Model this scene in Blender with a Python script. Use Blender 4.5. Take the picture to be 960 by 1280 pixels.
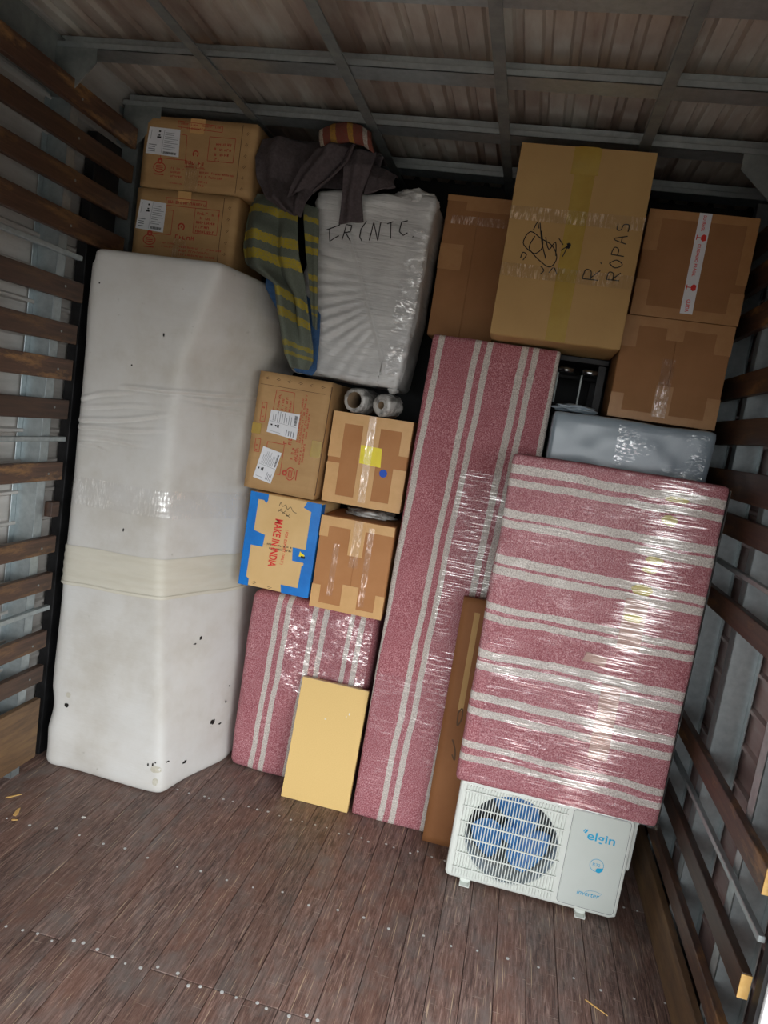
import bpy, bmesh, math, random
import numpy as np
from mathutils import Vector, Matrix, noise

random.seed(7)
SC = bpy.context.scene
COL = SC.collection
for o in list(bpy.data.objects):
    bpy.data.objects.remove(o)

# ------------------------------------------------------------------ camera
F_PX = 884.0
YAW, PITCH, ROLL = 0.18096, -0.1312, -0.15384
def cam_matrix():
    a, b, c = YAW, PITCH, ROLL
    yaw = Matrix(((math.cos(a), -math.sin(a), 0), (math.sin(a), math.cos(a), 0), (0, 0, 1)))
    pit = Matrix(((1, 0, 0), (0, math.cos(b), -math.sin(b)), (0, math.sin(b), math.cos(b))))
    base = Matrix(((1, 0, 0), (0, 0, 1), (0, -1, 0)))
    rol = Matrix(((math.cos(c), -math.sin(c), 0), (math.sin(c), math.cos(c), 0), (0, 0, 1)))
    m = yaw @ pit @ base @ rol                       # columns: right, down, forward
    m = m @ Matrix(((1, 0, 0), (0, -1, 0), (0, 0, -1)))
    return Matrix.Translation((0, 0, 1.65)) @ m.to_4x4()
cam_data = bpy.data.cameras.new('camera')
cam_data.sensor_fit = 'VERTICAL'
cam_data.sensor_height = 32.0
cam_data.lens = F_PX / 1280.0 * 32.0
cam_data.clip_start = 0.02
cam = bpy.data.objects.new('camera', cam_data)
cam.matrix_world = cam_matrix()
COL.objects.link(cam)
SC.camera = cam

# ------------------------------------------------------------------ world, light, exposure
W = bpy.data.worlds.new('overcast_sky')
W.use_nodes = True
SC.world = W
bg = W.node_tree.nodes['Background']
bg.inputs['Color'].default_value = (0.955, 0.985, 1.0, 1)
bg.inputs['Strength'].default_value = 1.0
SC.view_settings.view_transform = 'Standard'
SC.view_settings.look = 'None'
SC.view_settings.gamma = 1.0
SC.view_settings.use_curve_mapping = False
SC.view_settings.exposure = 2.55

def portal(name, loc, rot, sx, sy):
    ld = bpy.data.lights.new(name, 'AREA')
    ld.shape = 'RECTANGLE'; ld.size = sx; ld.size_y = sy
    ld.cycles.is_portal = True
    o = bpy.data.objects.new(name, ld); COL.objects.link(o)
    o.location = loc; o.rotation_euler = rot
DOOR_Y0, DOOR_Y1, DOOR_Z = -0.9, 1.64, 1.85      # open side door on the right, header kept low to shade upper cargo
REAR_Y = -1.3
portal('side_door_portal', (0.85, (DOOR_Y0 + DOOR_Y1) / 2, DOOR_Z / 2), (0, math.radians(90), 0), DOOR_Z, DOOR_Y1 - DOOR_Y0)
REAR_Z = 1.85  # unseen rear header height, kept low to shade the upper cargo
portal('rear_door_portal', (-0.51, REAR_Y, REAR_Z / 2), (math.radians(90), 0, 0), 2.7, REAR_Z)

# ------------------------------------------------------------------ materials
def lin(c):
    if isinstance(c, str):
        c = tuple(int(c[i:i + 2], 16) / 255 for i in (0, 2, 4))
    return tuple(x / 12.92 if x <= 0.04045 else ((x + 0.055) / 1.055) ** 2.4 for x in c) + (1.0,)

def new_mat(name):
    m = bpy.data.materials.new(name); m.use_nodes = True
    nt = m.node_tree; b = nt.nodes['Principled BSDF']
    return m, nt, b

def N(nt, t, **kw):
    n = nt.nodes.new(t)
    for k, v in kw.items():
        setattr(n, k, v)
    return n

def coords(nt, stretch=(1, 1, 1), kind='Object', rot=(0, 0, 0)):
    tc = N(nt, 'ShaderNodeTexCoord'); mp = N(nt, 'ShaderNodeMapping')
    mp.inputs['Scale'].default_value = stretch
    mp.inputs['Rotation'].default_value = rot
    nt.links.new(tc.outputs[kind], mp.inputs['Vector'])
    return mp.outputs['Vector']

def noise_tex(nt, vec, scale, detail=4, rough=0.6, dist=0.0):
    n = N(nt, 'ShaderNodeTexNoise')
    n.inputs['Scale'].default_value = scale; n.inputs['Detail'].default_value = detail
    n.inputs['Roughness'].default_value = rough; n.inputs['Distortion'].default_value = dist
    nt.links.new(vec, n.inputs['Vector'])
    return n.outputs['Fac']

def ramp(nt, fac, stops, interp='LINEAR'):
    r = N(nt, 'ShaderNodeValToRGB'); cr = r.color_ramp; cr.interpolation = interp
    while len(cr.elements) < len(stops):
        cr.elements.new(0.5)
    for e, (p, c) in zip(cr.elements, stops):
        e.position = p; e.color = c
    nt.links.new(fac, r.inputs['Fac'])
    return r.outputs['Color']

def mix(nt, fac, a, b, blend='MIX'):
    m = N(nt, 'ShaderNodeMix', data_type='RGBA', blend_type=blend)
    if isinstance(fac, (int, float)): m.inputs[0].default_value = fac
    else: nt.links.new(fac, m.inputs[0])
    for i, x in ((6, a), (7, b)):
        if isinstance(x, tuple): m.inputs[i].default_value = x
        else: nt.links.new(x, m.inputs[i])
    return m.outputs[2]

def add_bump(nt, b, h, strength, dist=0.002):
    bp = N(nt, 'ShaderNodeBump'); bp.inputs['Strength'].default_value = strength
    bp.inputs['Distance'].default_value = dist
    nt.links.new(h, bp.inputs['Height']); nt.links.new(bp.outputs['Normal'], b.inputs['Normal'])

def pm(name, c1, c2=None, scale=6, rough=0.6, metallic=0.0, stretch=(1, 1, 1), bump=0.0, bscale=None,
       lo=0.35, hi=0.65, detail=5, coat=0.0, spec=None, rot=(0, 0, 0)):
    m, nt, b = new_mat(name)
    b.inputs['Roughness'].default_value = rough; b.inputs['Metallic'].default_value = metallic
    if spec is not None: b.inputs['Specular IOR Level'].default_value = spec
    if coat:
        b.inputs['Coat Weight'].default_value = coat; b.inputs['Coat Roughness'].default_value = 0.12
    if c2 is None:
        b.inputs['Base Color'].default_value = lin(c1)
    else:
        v = coords(nt, stretch, rot=rot)
        f = noise_tex(nt, v, scale, detail)
        nt.links.new(ramp(nt, f, [(lo, lin(c1)), (hi, lin(c2))]), b.inputs['Base Color'])
    if bump:
        v2 = coords(nt, stretch)
        add_bump(nt, b, noise_tex(nt, v2, bscale or scale, 4), bump)
    return m

MT = {}
MT['tan'] = pm('kraft_cardboard', 'b08a5c', 'bd9868', 5, 0.75, bump=0.08, bscale=120, stretch=(1, 1, 3))
MT['tan_light'] = pm('light_cardboard', 'd9b47a', 'e2be86', 5, 0.72, bump=0.06, bscale=120)
MT['tan_red'] = pm('reddish_cardboard', 'b37b4b', 'bd8656', 5, 0.75, bump=0.08, bscale=120)
MT['tan_dark'] = pm('brown_cardboard', '94683f', 'a07148', 5, 0.75, bump=0.08, bscale=120)
MT['tan_big'] = pm('tan_cardboard', 'b08c58', 'b9955f', 4, 0.75, bump=0.08, bscale=120)
MT['paper_tape'] = pm('tan_paper_tape', 'd3a468', 'daac72', 20, 0.45)
MT['sleeve'] = pm('dark_brown_cardboard', '85552f', '8f5f38', 5, 0.75, bump=0.08, bscale=120)
MT['shaded_tape'] = pm('shaded_paper_tape', 'a8794b', 'b08355', 20, 0.45)  # darker copy of the paper tape, with the shade under the roof in its colour
MT['yellow_tape'] = pm('aged_yellow_tape', 'a9893a', 'b29544', 14, 0.25, spec=0.6)
MT['blue_tape'] = pm('blue_adhesive_tape', '0a6fc6', '1480d8', 10, 0.28)
MT['white_label'] = pm('white_paper_label', 'dfe1e6', 'e8e9ec', 20, 0.5)
MT['yellow_label'] = pm('yellow_sticker', 'f4de10', 'fbe81c', 20, 0.4)
MT['blue_sticker'] = pm('blue_sticker', '1d55c4')
MT['red_ink'] = pm('red_printing_ink', 'b5402f', 'c24a38', 60, 0.7)
MT['bright_red_ink'] = pm('bright_red_ink', 'dc2a26', 'e03a33', 60, 0.6)
MT['black_ink'] = pm('black_marker_ink', '1b1a1c')
MT['grey_ink'] = pm('grey_printing_ink', '6a6d75')
MT['dark_seam'] = pm('cardboard_shadow_edge', '5b3f24')
MT['wood_slat'] = None
MT['nail'] = pm('bright_nail_heads', 'c3c5c4', 'd2d3d2', 40, 0.5)
MT['galv'] = pm('galvanised_steel', 'a3acaf', 'b3bcbe', 40, 0.42, 0.75, bump=0.05, bscale=60)
MT['galv_dull'] = pm('dull_galvanised_steel', '7f8686', '9aa09e', 14, 0.5, 0.6, bump=0.05)
MT['white_plastic'] = pm('white_painted_plastic', 'd6dbd5', 'dce0da', 4, 0.35)
MT['ac_panel'] = pm('pale_panel_plastic', 'c6cdc7', 'ccd2cd', 4, 0.38)
MT['ac_dark'] = pm('dark_unit_interior', '17191a', '222527', 30, 0.6)
MT['ac_fin'] = pm('condenser_fins', '3b4144', '585f61', 200, 0.5, 0.5, stretch=(1, 1, 0.02))
MT['fan_blue'] = pm('blue_fan_plastic', '3f7fc0', '4a8ccf', 5, 0.35)
MT['cyan_ink'] = pm('cyan_logo_ink', '18a2cf')
MT['mdf'] = pm('raw_fibreboard', 'e0bd78', 'e6c480', 260, 0.65)
MT['mdf_edge'] = pm('fibreboard_edge', 'd8bd8c', 'e3cb9c', 60, 0.6)
MT['dark_cloth'] = pm('dark_brown_blanket_wool', '4a4143', '5a5153', 90, 0.95, bump=0.5, bscale=500)
MT['blue_cloth'] = pm('blue_woven_cloth', '2c4c74', '3a5d86', 60, 0.9, bump=0.3, bscale=400)
MT['dark_metal'] = pm('dark_painted_metal', '1c1c1e', '28282a', 30, 0.5, 0.3)
MT['chrome'] = pm('worn_chrome', 'a9adb0', 'c0c3c5', 30, 0.22, 0.95)
MT['grey_plastic'] = pm('grey_plastic_wrap_sheet', '8a98a3', '97a4ae', 5, 0.28, bump=0.35, bscale=9, coat=0.3, stretch=(1, 1, 0.6))
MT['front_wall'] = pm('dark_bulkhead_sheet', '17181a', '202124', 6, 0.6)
MT['ground'] = pm('yard_concrete', '6b6964', '777570', 2, 0.9)
MT['white_paint'] = pm('white_painted_steel', 'eef1f2', 'e6e9ea', 6, 0.4)
MT['splinter'] = pm('fresh_wood_splinter', 'd8ab62', 'e4bd78', 50, 0.7)
MT['paper'] = pm('white_paper', 'e8e6e0')
MT['hole'] = pm('dark_tear', '1a1917')
MT['stain'] = pm('brownish_stain_fabric', 'b7b2a2', 'c5c1b4', 40, 0.9)
MT['tube_core'] = pm('cardboard_tube_core', '6d5a45', '7a664f', 30, 0.8)
MT['foam_roll'] = pm('crumpled_clear_film_roll', '6f6e6b', 'b9b8b4', 30, 0.18, bump=1.0, bscale=45, coat=0.8, lo=0.38, hi=0.6)

def wood_mat():
    m, nt, b = new_mat('varnished_wood_slat')
    v = coords(nt, (14, 1.0, 14))
    f = noise_tex(nt, v, 5, 6, 0.65, 0.4)
    oi = N(nt, 'ShaderNodeObjectInfo')
    c = ramp(nt, f, [(0.3, lin('382820')), (0.55, lin('523a2d')), (0.75, lin('664838'))])
    w = noise_tex(nt, coords(nt, (3, 1.2, 5)), 3.2, 6, 0.7)
    worn = ramp(nt, w, [(0.52, (0, 0, 0, 1)), (0.68, (1, 1, 1, 1))])
    fac = N(nt, 'ShaderNodeMath', operation='MULTIPLY')
    nt.links.new(worn, fac.inputs[0]); nt.links.new(oi.outputs['Random'], fac.inputs[1]); fac.use_clamp = True
    c2 = mix(nt, fac.outputs[0], c, lin('9a7244'))
    hsv = N(nt, 'ShaderNodeHueSaturation')
    mr = N(nt, 'ShaderNodeMapRange'); mr.inputs[3].default_value = 0.65; mr.inputs[4].default_value = 1.1
    nt.links.new(oi.outputs['Random'], mr.inputs[0]); nt.links.new(mr.outputs[0], hsv.inputs['Value'])
    nt.links.new(c2, hsv.inputs['Color']); nt.links.new(hsv.outputs[0], b.inputs['Base Color'])
    b.inputs['Roughness'].default_value = 0.45
    add_bump(nt, b, f, 0.25, 0.001)
    return m
MT['wood_slat'] = wood_mat()

def ply_mat():
    m, nt, b = new_mat('scuffed_plywood')
    v = coords(nt, (6, 0.8, 6))
    f = noise_tex(nt, v, 5, 6, 0.7, 0.5)
    c = ramp(nt, f, [(0.3, lin('4f3d2c')), (0.5, lin('684f37')), (0.72, lin('7c613e'))])
    nt.links.new(c, b.inputs['Base Color']); b.inputs['Roughness'].default_value = 0.6
    return m
MT['ply'] = ply_mat()

def floor_mat():
    m, nt, b = new_mat('worn_hardwood_floor')
    oi = N(nt, 'ShaderNodeObjectInfo')
    tc = N(nt, 'ShaderNodeTexCoord')
    ofs = N(nt, 'ShaderNodeVectorMath', operation='ADD')
    mul = N(nt, 'ShaderNodeVectorMath', operation='SCALE'); mul.inputs[3].default_value = 37.0
    cx = N(nt, 'ShaderNodeCombineXYZ')
    nt.links.new(oi.outputs['Random'], cx.inputs[0]); nt.links.new(oi.outputs['Random'], cx.inputs[1])
    nt.links.new(cx.outputs[0], mul.inputs[0])
    nt.links.new(tc.outputs['Object'], ofs.inputs[0]); nt.links.new(mul.outputs[0], ofs.inputs[1])
    def mp(s, rot=(0, 0, 0)):
        q = N(nt, 'ShaderNodeMapping'); q.inputs['Scale'].default_value = s; q.inputs['Rotation'].default_value = rot
        nt.links.new(ofs.outputs[0], q.inputs[0]); return q.outputs[0]
    g = noise_tex(nt, mp((46, 3.4, 1)), 3.0, 10, 0.78, 0.8)
    c = ramp(nt, g, [(0.36, lin('382d2b')), (0.47, lin('665049')), (0.56, lin('8b726a')), (0.68, lin('b59e92'))])
    tone = noise_tex(nt, mp((2.0, 0.9, 1)), 2.2, 5, 0.65)
    c = mix(nt, ramp(nt, tone, [(0.42, (0, 0, 0, 1)), (0.66, (0.5, 0.5, 0.5, 1))]), c, lin('8a6252'))
    patch = noise_tex(nt, mp((4.5, 2.6, 1)), 2.0, 7, 0.7)
    c = mix(nt, ramp(nt, patch, [(0.47, (0, 0, 0, 1)), (0.68, (0.75, 0.75, 0.75, 1))]), c, lin('7d7672'))
    for sc_, rz, th, col, am in (((110, 2.2, 1), 0.12, 0.63, 'cdb69a', 0.85), ((5, 130, 1), 0.5, 0.66, 'c2b4a5', 0.7), ((70, 2.6, 1), -0.35, 0.66, 'c9b196', 0.75), ((9, 60, 1), -0.2, 0.68, 'b09f90', 0.6)):
        sq = noise_tex(nt, mp(sc_, (0, 0, rz)), 2.0, 4, 0.55)
        c = mix(nt, ramp(nt, sq, [(th, (0, 0, 0, 1)), (th + 0.05, (am, am, am, 1))]), c, lin(col))
    speck = noise_tex(nt, mp((1, 1, 1)), 55.0, 3, 0.5)
    c = mix(nt, ramp(nt, speck, [(0.72, (0, 0, 0, 1)), (0.78, (0.6, 0.6, 0.6, 1))]), c, lin('a99d90'))
    hsv = N(nt, 'ShaderNodeHueSaturation')
    mr = N(nt, 'ShaderNodeMapRange'); mr.inputs[3].default_value = 0.84; mr.inputs[4].default_value = 1.10
    nt.links.new(oi.outputs['Random'], mr.inputs[0]); nt.links.new(mr.outputs[0], hsv.inputs['Value'])
    nt.links.new(c, hsv.inputs['Color']); nt.links.new(hsv.outputs[0], b.inputs['Base Color'])
    b.inputs['Roughness'].default_value = 0.55
    add_bump(nt, b, g, 0.35, 0.002)
    return m
MT['floor'] = floor_mat()

def sheet_mat(name, c1, c2, c3, stretch, metallic=0.7, rough=0.36):
    m, nt, b = new_mat(name)
    f = noise_tex(nt, coords(nt, stretch), 2.2, 5, 0.65)
    c = ramp(nt, f, [(0.35, lin(c1)), (0.52, lin(c2)), (0.68, lin(c3))])
    nt.links.new(c, b.inputs['Base Color'])
    b.inputs['Metallic'].default_value = metallic; b.inputs['Roughness'].default_value = rough
    add_bump(nt, b, noise_tex(nt, coords(nt, (3, 3, 3)), 3.0, 3), 0.25, 0.01)
    return m
MT['ceil'] = sheet_mat('weathered_roof_sheet', '9c877a', 'bcb0a4', 'd6d4ca', (2.2, 0.5, 1), 0.25, 0.3)
MT['wall_sheet'] = sheet_mat('galvanised_wall_sheet', 'aba7a2', 'bfbbb6', 'cbc9c5', (1, 0.8, 5), 0.3, 0.4)
MT['wall_sheet_r'] = sheet_mat('rust_and_pink_reflection_sheet', '927a76', 'a38c88', 'aaa09d', (1, 0.8, 5), 0.35, 0.45)  # rust tint plus the pink reflection of blanket and floor, painted into the colour

def wrap_mat(name, white, seam_dirt=True):
    m, nt, b = new_mat(name)
    big = noise_tex(nt, coords(nt, (1, 1, 1)), 2.4, 6, 0.62)
    c = ramp(nt, big, [(0.32, lin('bfbab0')), (0.5, lin(white)), (0.7, lin('d8d8d6'))])
    spots = noise_tex(nt, coords(nt, (1, 1, 1.2)), 26, 3, 0.5)
    c = mix(nt, ramp(nt, spots, [(0.72, (0, 0, 0, 1)), (0.80, (0.55, 0.55, 0.55, 1))]), c, lin('9a968a'))
    nt.links.new(c, b.inputs['Base Color']); b.inputs['Roughness'].default_value = 0.85
    wv = noise_tex(nt, coords(nt, (300, 300, 300)), 1.0, 2)
    soft = noise_tex(nt, coords(nt, (2, 2, 9)), 2.5, 4)
    ad = N(nt, 'ShaderNodeMath', operation='ADD'); sc = N(nt, 'ShaderNodeMath', operation='MULTIPLY'); sc.inputs[1].default_value = 0.08
    nt.links.new(wv, sc.inputs[0]); nt.links.new(sc.outputs[0], ad.inputs[0]); nt.links.new(soft, ad.inputs[1])
    add_bump(nt, b, ad.outputs[0], 0.35, 0.006)
    return m
MT['white_fabric'] = wrap_mat('dirty_white_fabric', 'cfcdc8')
MT['cream_band'] = pm('cream_wrapping_band', 'cdc8b8', 'd5d1c3', 5, 0.5, bump=0.3, bscale=30, stretch=(1, 1, 6))

def plastic_mat():
    m, nt, b = new_mat('white_stretch_plastic')
    f = noise_tex(nt, coords(nt, (1, 1, 1)), 5, 5)
    c = ramp(nt, f, [(0.35, lin('b9b9b8')), (0.6, lin('cfcfcd')), (0.75, lin('dad9d3'))])
    nt.links.new(c, b.inputs['Base Color']); b.inputs['Roughness'].default_value = 0.3
    b.inputs['Coat Weight'].default_value = 0.3; b.inputs['Coat Roughness'].default_value = 0.15
    w = noise_tex(nt, coords(nt, (2.5, 2, 22), rot=(0, 0.25, 0)), 3, 5, 0.6, 0.4)
    add_bump(nt, b, w, 0.5, 0.012)
    return m
MT['white_film'] = plastic_mat()

def blanket_mat(name, axis, stripes, lo, hi, tilt=0.0, wav=0.006, base=('86464e', 'aa646c', 'd4a6a9'), stripe=('a2978f', 'd8d0c8')):
    """woven blanket: stripe bands (metres along local axis) over speckled wool"""
    m, nt, b = new_mat(name)
    tc = N(nt, 'ShaderNodeTexCoord'); sep = N(nt, 'ShaderNodeSeparateXYZ')
    nt.links.new(tc.outputs['Object'], sep.inputs[0])
    ai = 'XYZ'.index(axis); oi_ = 2 if axis == 'X' else 0
    t = N(nt, 'ShaderNodeMath', operation='MULTIPLY_ADD')
    nt.links.new(sep.outputs[oi_], t.inputs[0]); t.inputs[1].default_value = tilt; nt.links.new(sep.outputs[ai], t.inputs[2])
    wn = noise_tex(nt, coords(nt, (1, 1, 1)), 3.0, 2)
    w = N(nt, 'ShaderNodeMath', operation='MULTIPLY_ADD'); nt.links.new(wn, w.inputs[0]); w.inputs[1].default_value = wav * 4
    nt.links.new(t.outputs[0], w.inputs[2])
    fn = noise_tex(nt, coords(nt, (1, 1, 1)), 160, 2)
    w2 = N(nt, 'ShaderNodeMath', operation='MULTIPLY_ADD'); nt.links.new(fn, w2.inputs[0]); w2.inputs[1].default_value = 0.006
    nt.links.new(w.outputs[0], w2.inputs[2])
    mr = N(nt, 'ShaderNodeMapRange'); mr.inputs[1].default_value = lo + wav * 2 + 0.003; mr.inputs[2].default_value = hi + wav * 2 + 0.003
    nt.links.new(w2.outputs[0], mr.inputs[0])
    stops = [(0.0, (0, 0, 0, 1))]
    for s0, s1 in stripes:
        stops.append(((s0 - lo) / (hi - lo), (1, 1, 1, 1))); stops.append(((s1 - lo) / (hi - lo), (0, 0, 0, 1)))
    mask = ramp(nt, mr.outputs[0], stops, 'CONSTANT')
    sp = noise_tex(nt, coords(nt, (1, 1, 1)), 230, 3, 0.75)
    big = noise_tex(nt, coords(nt, (1, 1, 1)), 4, 3)
    cb = ramp(nt, sp, [(0.38, lin(base[0])), (0.50, lin(base[1])), (0.66, lin(base[2]))])
    cb = mix(nt, ramp(nt, big, [(0.4, (0, 0, 0, 1)), (0.7, (0.35, 0.35, 0.35, 1))]), cb, lin(base[0]))
    cs = ramp(nt, sp, [(0.38, lin(stripe[0])), (0.6, lin(stripe[1]))])
    nt.links.new(mix(nt, mask, cb, cs), b.inputs['Base Color'])
    b.inputs['Roughness'].default_value = 0.9
    add_bump(nt, b, sp, 0.5, 0.002)
    return m

def cloth_uv_mat(name, base, stripes):
    m, nt, b = new_mat(name)
    uv = N(nt, 'ShaderNodeUVMap'); uv.uv_map = 'UVMap'
    sep = N(nt, 'ShaderNodeSeparateXYZ'); nt.links.new(uv.outputs[0], sep.inputs[0])
    fn = noise_tex(nt, coords(nt, (1, 1, 1)), 60, 3)
    w = N(nt, 'ShaderNodeMath', operation='MULTIPLY_ADD'); nt.links.new(fn, w.inputs[0]); w.inputs[1].default_value = 0.03
    nt.links.new(sep.outputs[1], w.inputs[2])
    sub = N(nt, 'ShaderNodeMath', operation='SUBTRACT'); nt.links.new(w.outputs[0], sub.inputs[0]); sub.inputs[1].default_value = 0.015
    stops = [(0.0, lin(base[0]))]
    for s0, s1, c in stripes:
        stops += [(s0, lin(c)), (s1, lin(base[0]))]
    c = ramp(nt, sub.outputs[0], stops, 'CONSTANT')
    sp = noise_tex(nt, coords(nt, (1, 1, 1)), 170, 3, 0.7)
    c = mix(nt, ramp(nt, sp, [(0.4, (0, 0, 0, 1)), (0.65, (0.55, 0.55, 0.55, 1))]), c, lin(base[1]), 'MIX')
    nt.links.new(c, b.inputs['Base Color']); b.inputs['Roughness'].default_value = 0.95
    add_bump(nt, b, sp, 0.5, 0.002)
    return m
MT['grey_stripe_cloth'] = cloth_uv_mat('grey_green_blanket_with_yellow_stripes', ('5d6458', '6d736b'),
    [(0.10, 0.145, 'a8941c'), (0.25, 0.30, 'b09a18'), (0.345, 0.40, 'b09a18'), (0.555, 0.60, 'a8941c'), (0.645, 0.69, 'a08c1c'), (0.80, 0.83, '8f8020'), (0.86, 0.885, '8f8020')])
MT['rainbow_cloth'] = cloth_uv_mat('rainbow_striped_border', ('70362a', '5f4638'),
    [(0.0, 0.07, 'a89d8c'), (0.20, 0.30, '9c7328'), (0.36, 0.44, '6d3428'), (0.50, 0.60, '9c7328'), (0.80, 0.90, 'a39a90')])

def film_mat(name, weak=0.02, strong=0.45, stretch=(2, 2, 40), rot=(0, 0.06, 0), rough=0.06, bump=0.6, cover=0.55, band=None, thr=0.5):
    """clear film: light passes, taut creases reflect; band = (x centre at z 0, x centre at z 1, half width) where extra gloss paints a highlight"""
    m, nt, b = new_mat(name)
    nt.nodes.remove(b)
    out = nt.nodes['Material Output']
    tr = N(nt, 'ShaderNodeBsdfTransparent'); tr.inputs[0].default_value = (0.95, 0.95, 0.955, 1)
    gl = N(nt, 'ShaderNodeBsdfGlossy'); gl.inputs['Roughness'].default_value = rough
    v = coords(nt, stretch, rot=rot)
    h = noise_tex(nt, v, 3.0, 6, 0.65, 0.3)
    bp = N(nt, 'ShaderNodeBump'); bp.inputs['Strength'].default_value = bump; bp.inputs['Distance'].default_value = 0.004
    nt.links.new(h, bp.inputs['Height']); nt.links.new(bp.outputs[0], gl.inputs['Normal'])
    v2 = coords(nt, stretch, rot=(rot[0], rot[1] + 0.1, rot[2]))
    crease = ramp(nt, noise_tex(nt, v2, 5.0, 5, 0.6), [(thr, (0, 0, 0, 1)), (thr + 0.14, (1, 1, 1, 1))])
    cl = noise_tex(nt, coords(nt, (1, 1, 1.6)), 5.0, 4)
    cm = ramp(nt, cl, [(cover - 0.08, (0, 0, 0, 1)), (cover + 0.08, (1, 1, 1, 1))])
    g = N(nt, 'ShaderNodeMath', operation='MULTIPLY'); nt.links.new(crease, g.inputs[0]); nt.links.new(cm, g.inputs[1])
    if band:
        tc = N(nt, 'ShaderNodeTexCoord'); sp = N(nt, 'ShaderNodeSeparateXYZ'); nt.links.new(tc.outputs['Object'], sp.inputs[0])
        c = N(nt, 'ShaderNodeMath', operation='MULTIPLY_ADD'); nt.links.new(sp.outputs[2], c.inputs[0]); c.inputs[1].default_value = -(band[1] - band[0]); 
        nt.links.new(sp.outputs[0], c.inputs[2])
        d = N(nt, 'ShaderNodeMath', operation='SUBTRACT'); nt.links.new(c.outputs[0], d.inputs[0]); d.inputs[1].default_value = band[0]
        ab = N(nt, 'ShaderNodeMath', operation='ABSOLUTE'); nt.links.new(d.outputs[0], ab.inputs[0])
        fe = N(nt, 'ShaderNodeMath', operation='MULTIPLY_ADD'); nt.links.new(noise_tex(nt, v, 2.0, 3), fe.inputs[0]); fe.inputs[1].default_value = -0.28; nt.links.new(ab.outputs[0], fe.inputs[2])
        mr = N(nt, 'ShaderNodeMapRange'); mr.inputs[1].default_value = band[2] - 0.14; mr.inputs[2].default_value = band[2] - 0.20; nt.links.new(fe.outputs[0], mr.inputs[0])
        g2 = N(nt, 'ShaderNodeMath', operation='MULTIPLY'); nt.links.new(crease, g2.inputs[0]); nt.links.new(mr.outputs[0], g2.inputs[1]); g2.use_clamp = True
        mxx = N(nt, 'ShaderNodeMath', operation='MULTIPLY_ADD'); nt.links.new(g.outputs[0], mxx.inputs[0]); mxx.inputs[1].default_value = 0.25; nt.links.new(g2.outputs[0], mxx.inputs[2])
        g = mxx
    k = N(nt, 'ShaderNodeMath', operation='MULTIPLY_ADD'); nt.links.new(g.outputs[0], k.inputs[0]); k.inputs[1].default_value = strong; k.inputs[2].default_value = weak
    cc = N(nt, 'ShaderNodeCombineColor')
    for i in range(3): nt.links.new(k.outputs[0], cc.inputs[i])
    nt.links.new(cc.outputs[0], gl.inputs['Color'])
    fm = N(nt, 'ShaderNodeAddShader')
    nt.links.new(tr.outputs[0], fm.inputs[0]); nt.links.new(gl.outputs[0], fm.inputs[1])
    nt.links.new(fm.outputs[0], out.inputs['Surface'])
    return m
MT['film'] = film_mat('clear_stretch_film', 0.02, 0.18)
MT['film_band'] = film_mat('clear_stretch_film_highlight_band', 0.02, 0.75, (1.6, 2, 46), (0, 0.10, 0), 0.05, 0.5, 0.6, (0.06, 0.19, 0.085), 0.47)  # gloss raised along one band to paint the panel's highlight
MT['film_wide'] = film_mat('clear_stretch_film_long_creases', 0.015, 0.8, (1.2, 2, 60), (0, 0.05, 0), 0.05, 0.5, 0.5, None, 0.54)
MT['film_steep'] = film_mat('clear_stretch_film_crinkled', 0.02, 0.95, (12, 6, 30), (0, 0.7, 0), 0.07, 0.8, 0.52, None, 0.5)
MT['clear_tape'] = film_mat('clear_packing_tape', 0.03, 0.4, (30, 14, 6), (0, 0, 0), 0.08, 0.6, 0.52, None, 0.5)

# ------------------------------------------------------------------ mesh helpers
def mesh_obj(name, verts, faces, mat, parent=None, smooth=False, uvs=None):
    me = bpy.data.meshes.new(name)
    me.from_pydata([tuple(v) for v in verts], [], faces)
    if uvs is not None:
        ul = me.uv_layers.new(name='UVMap')
        for l in me.loops:
            ul.data[l.index].uv = uvs[l.vertex_index]
    me.validate(); me.update()
    if mat is not None: me.materials.append(MT[mat] if isinstance(mat, str) else mat)
    if smooth:
        for p in me.polygons: p.use_smooth = True
    o = bpy.data.objects.new(name, me); COL.objects.link(o)
    if parent is not None: o.parent = parent
    return o

def link_copy(o, parent, loc=None):
    c = o.copy(); COL.objects.link(c); c.parent = parent
    if loc is not None: c.location = loc
    return c

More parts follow.
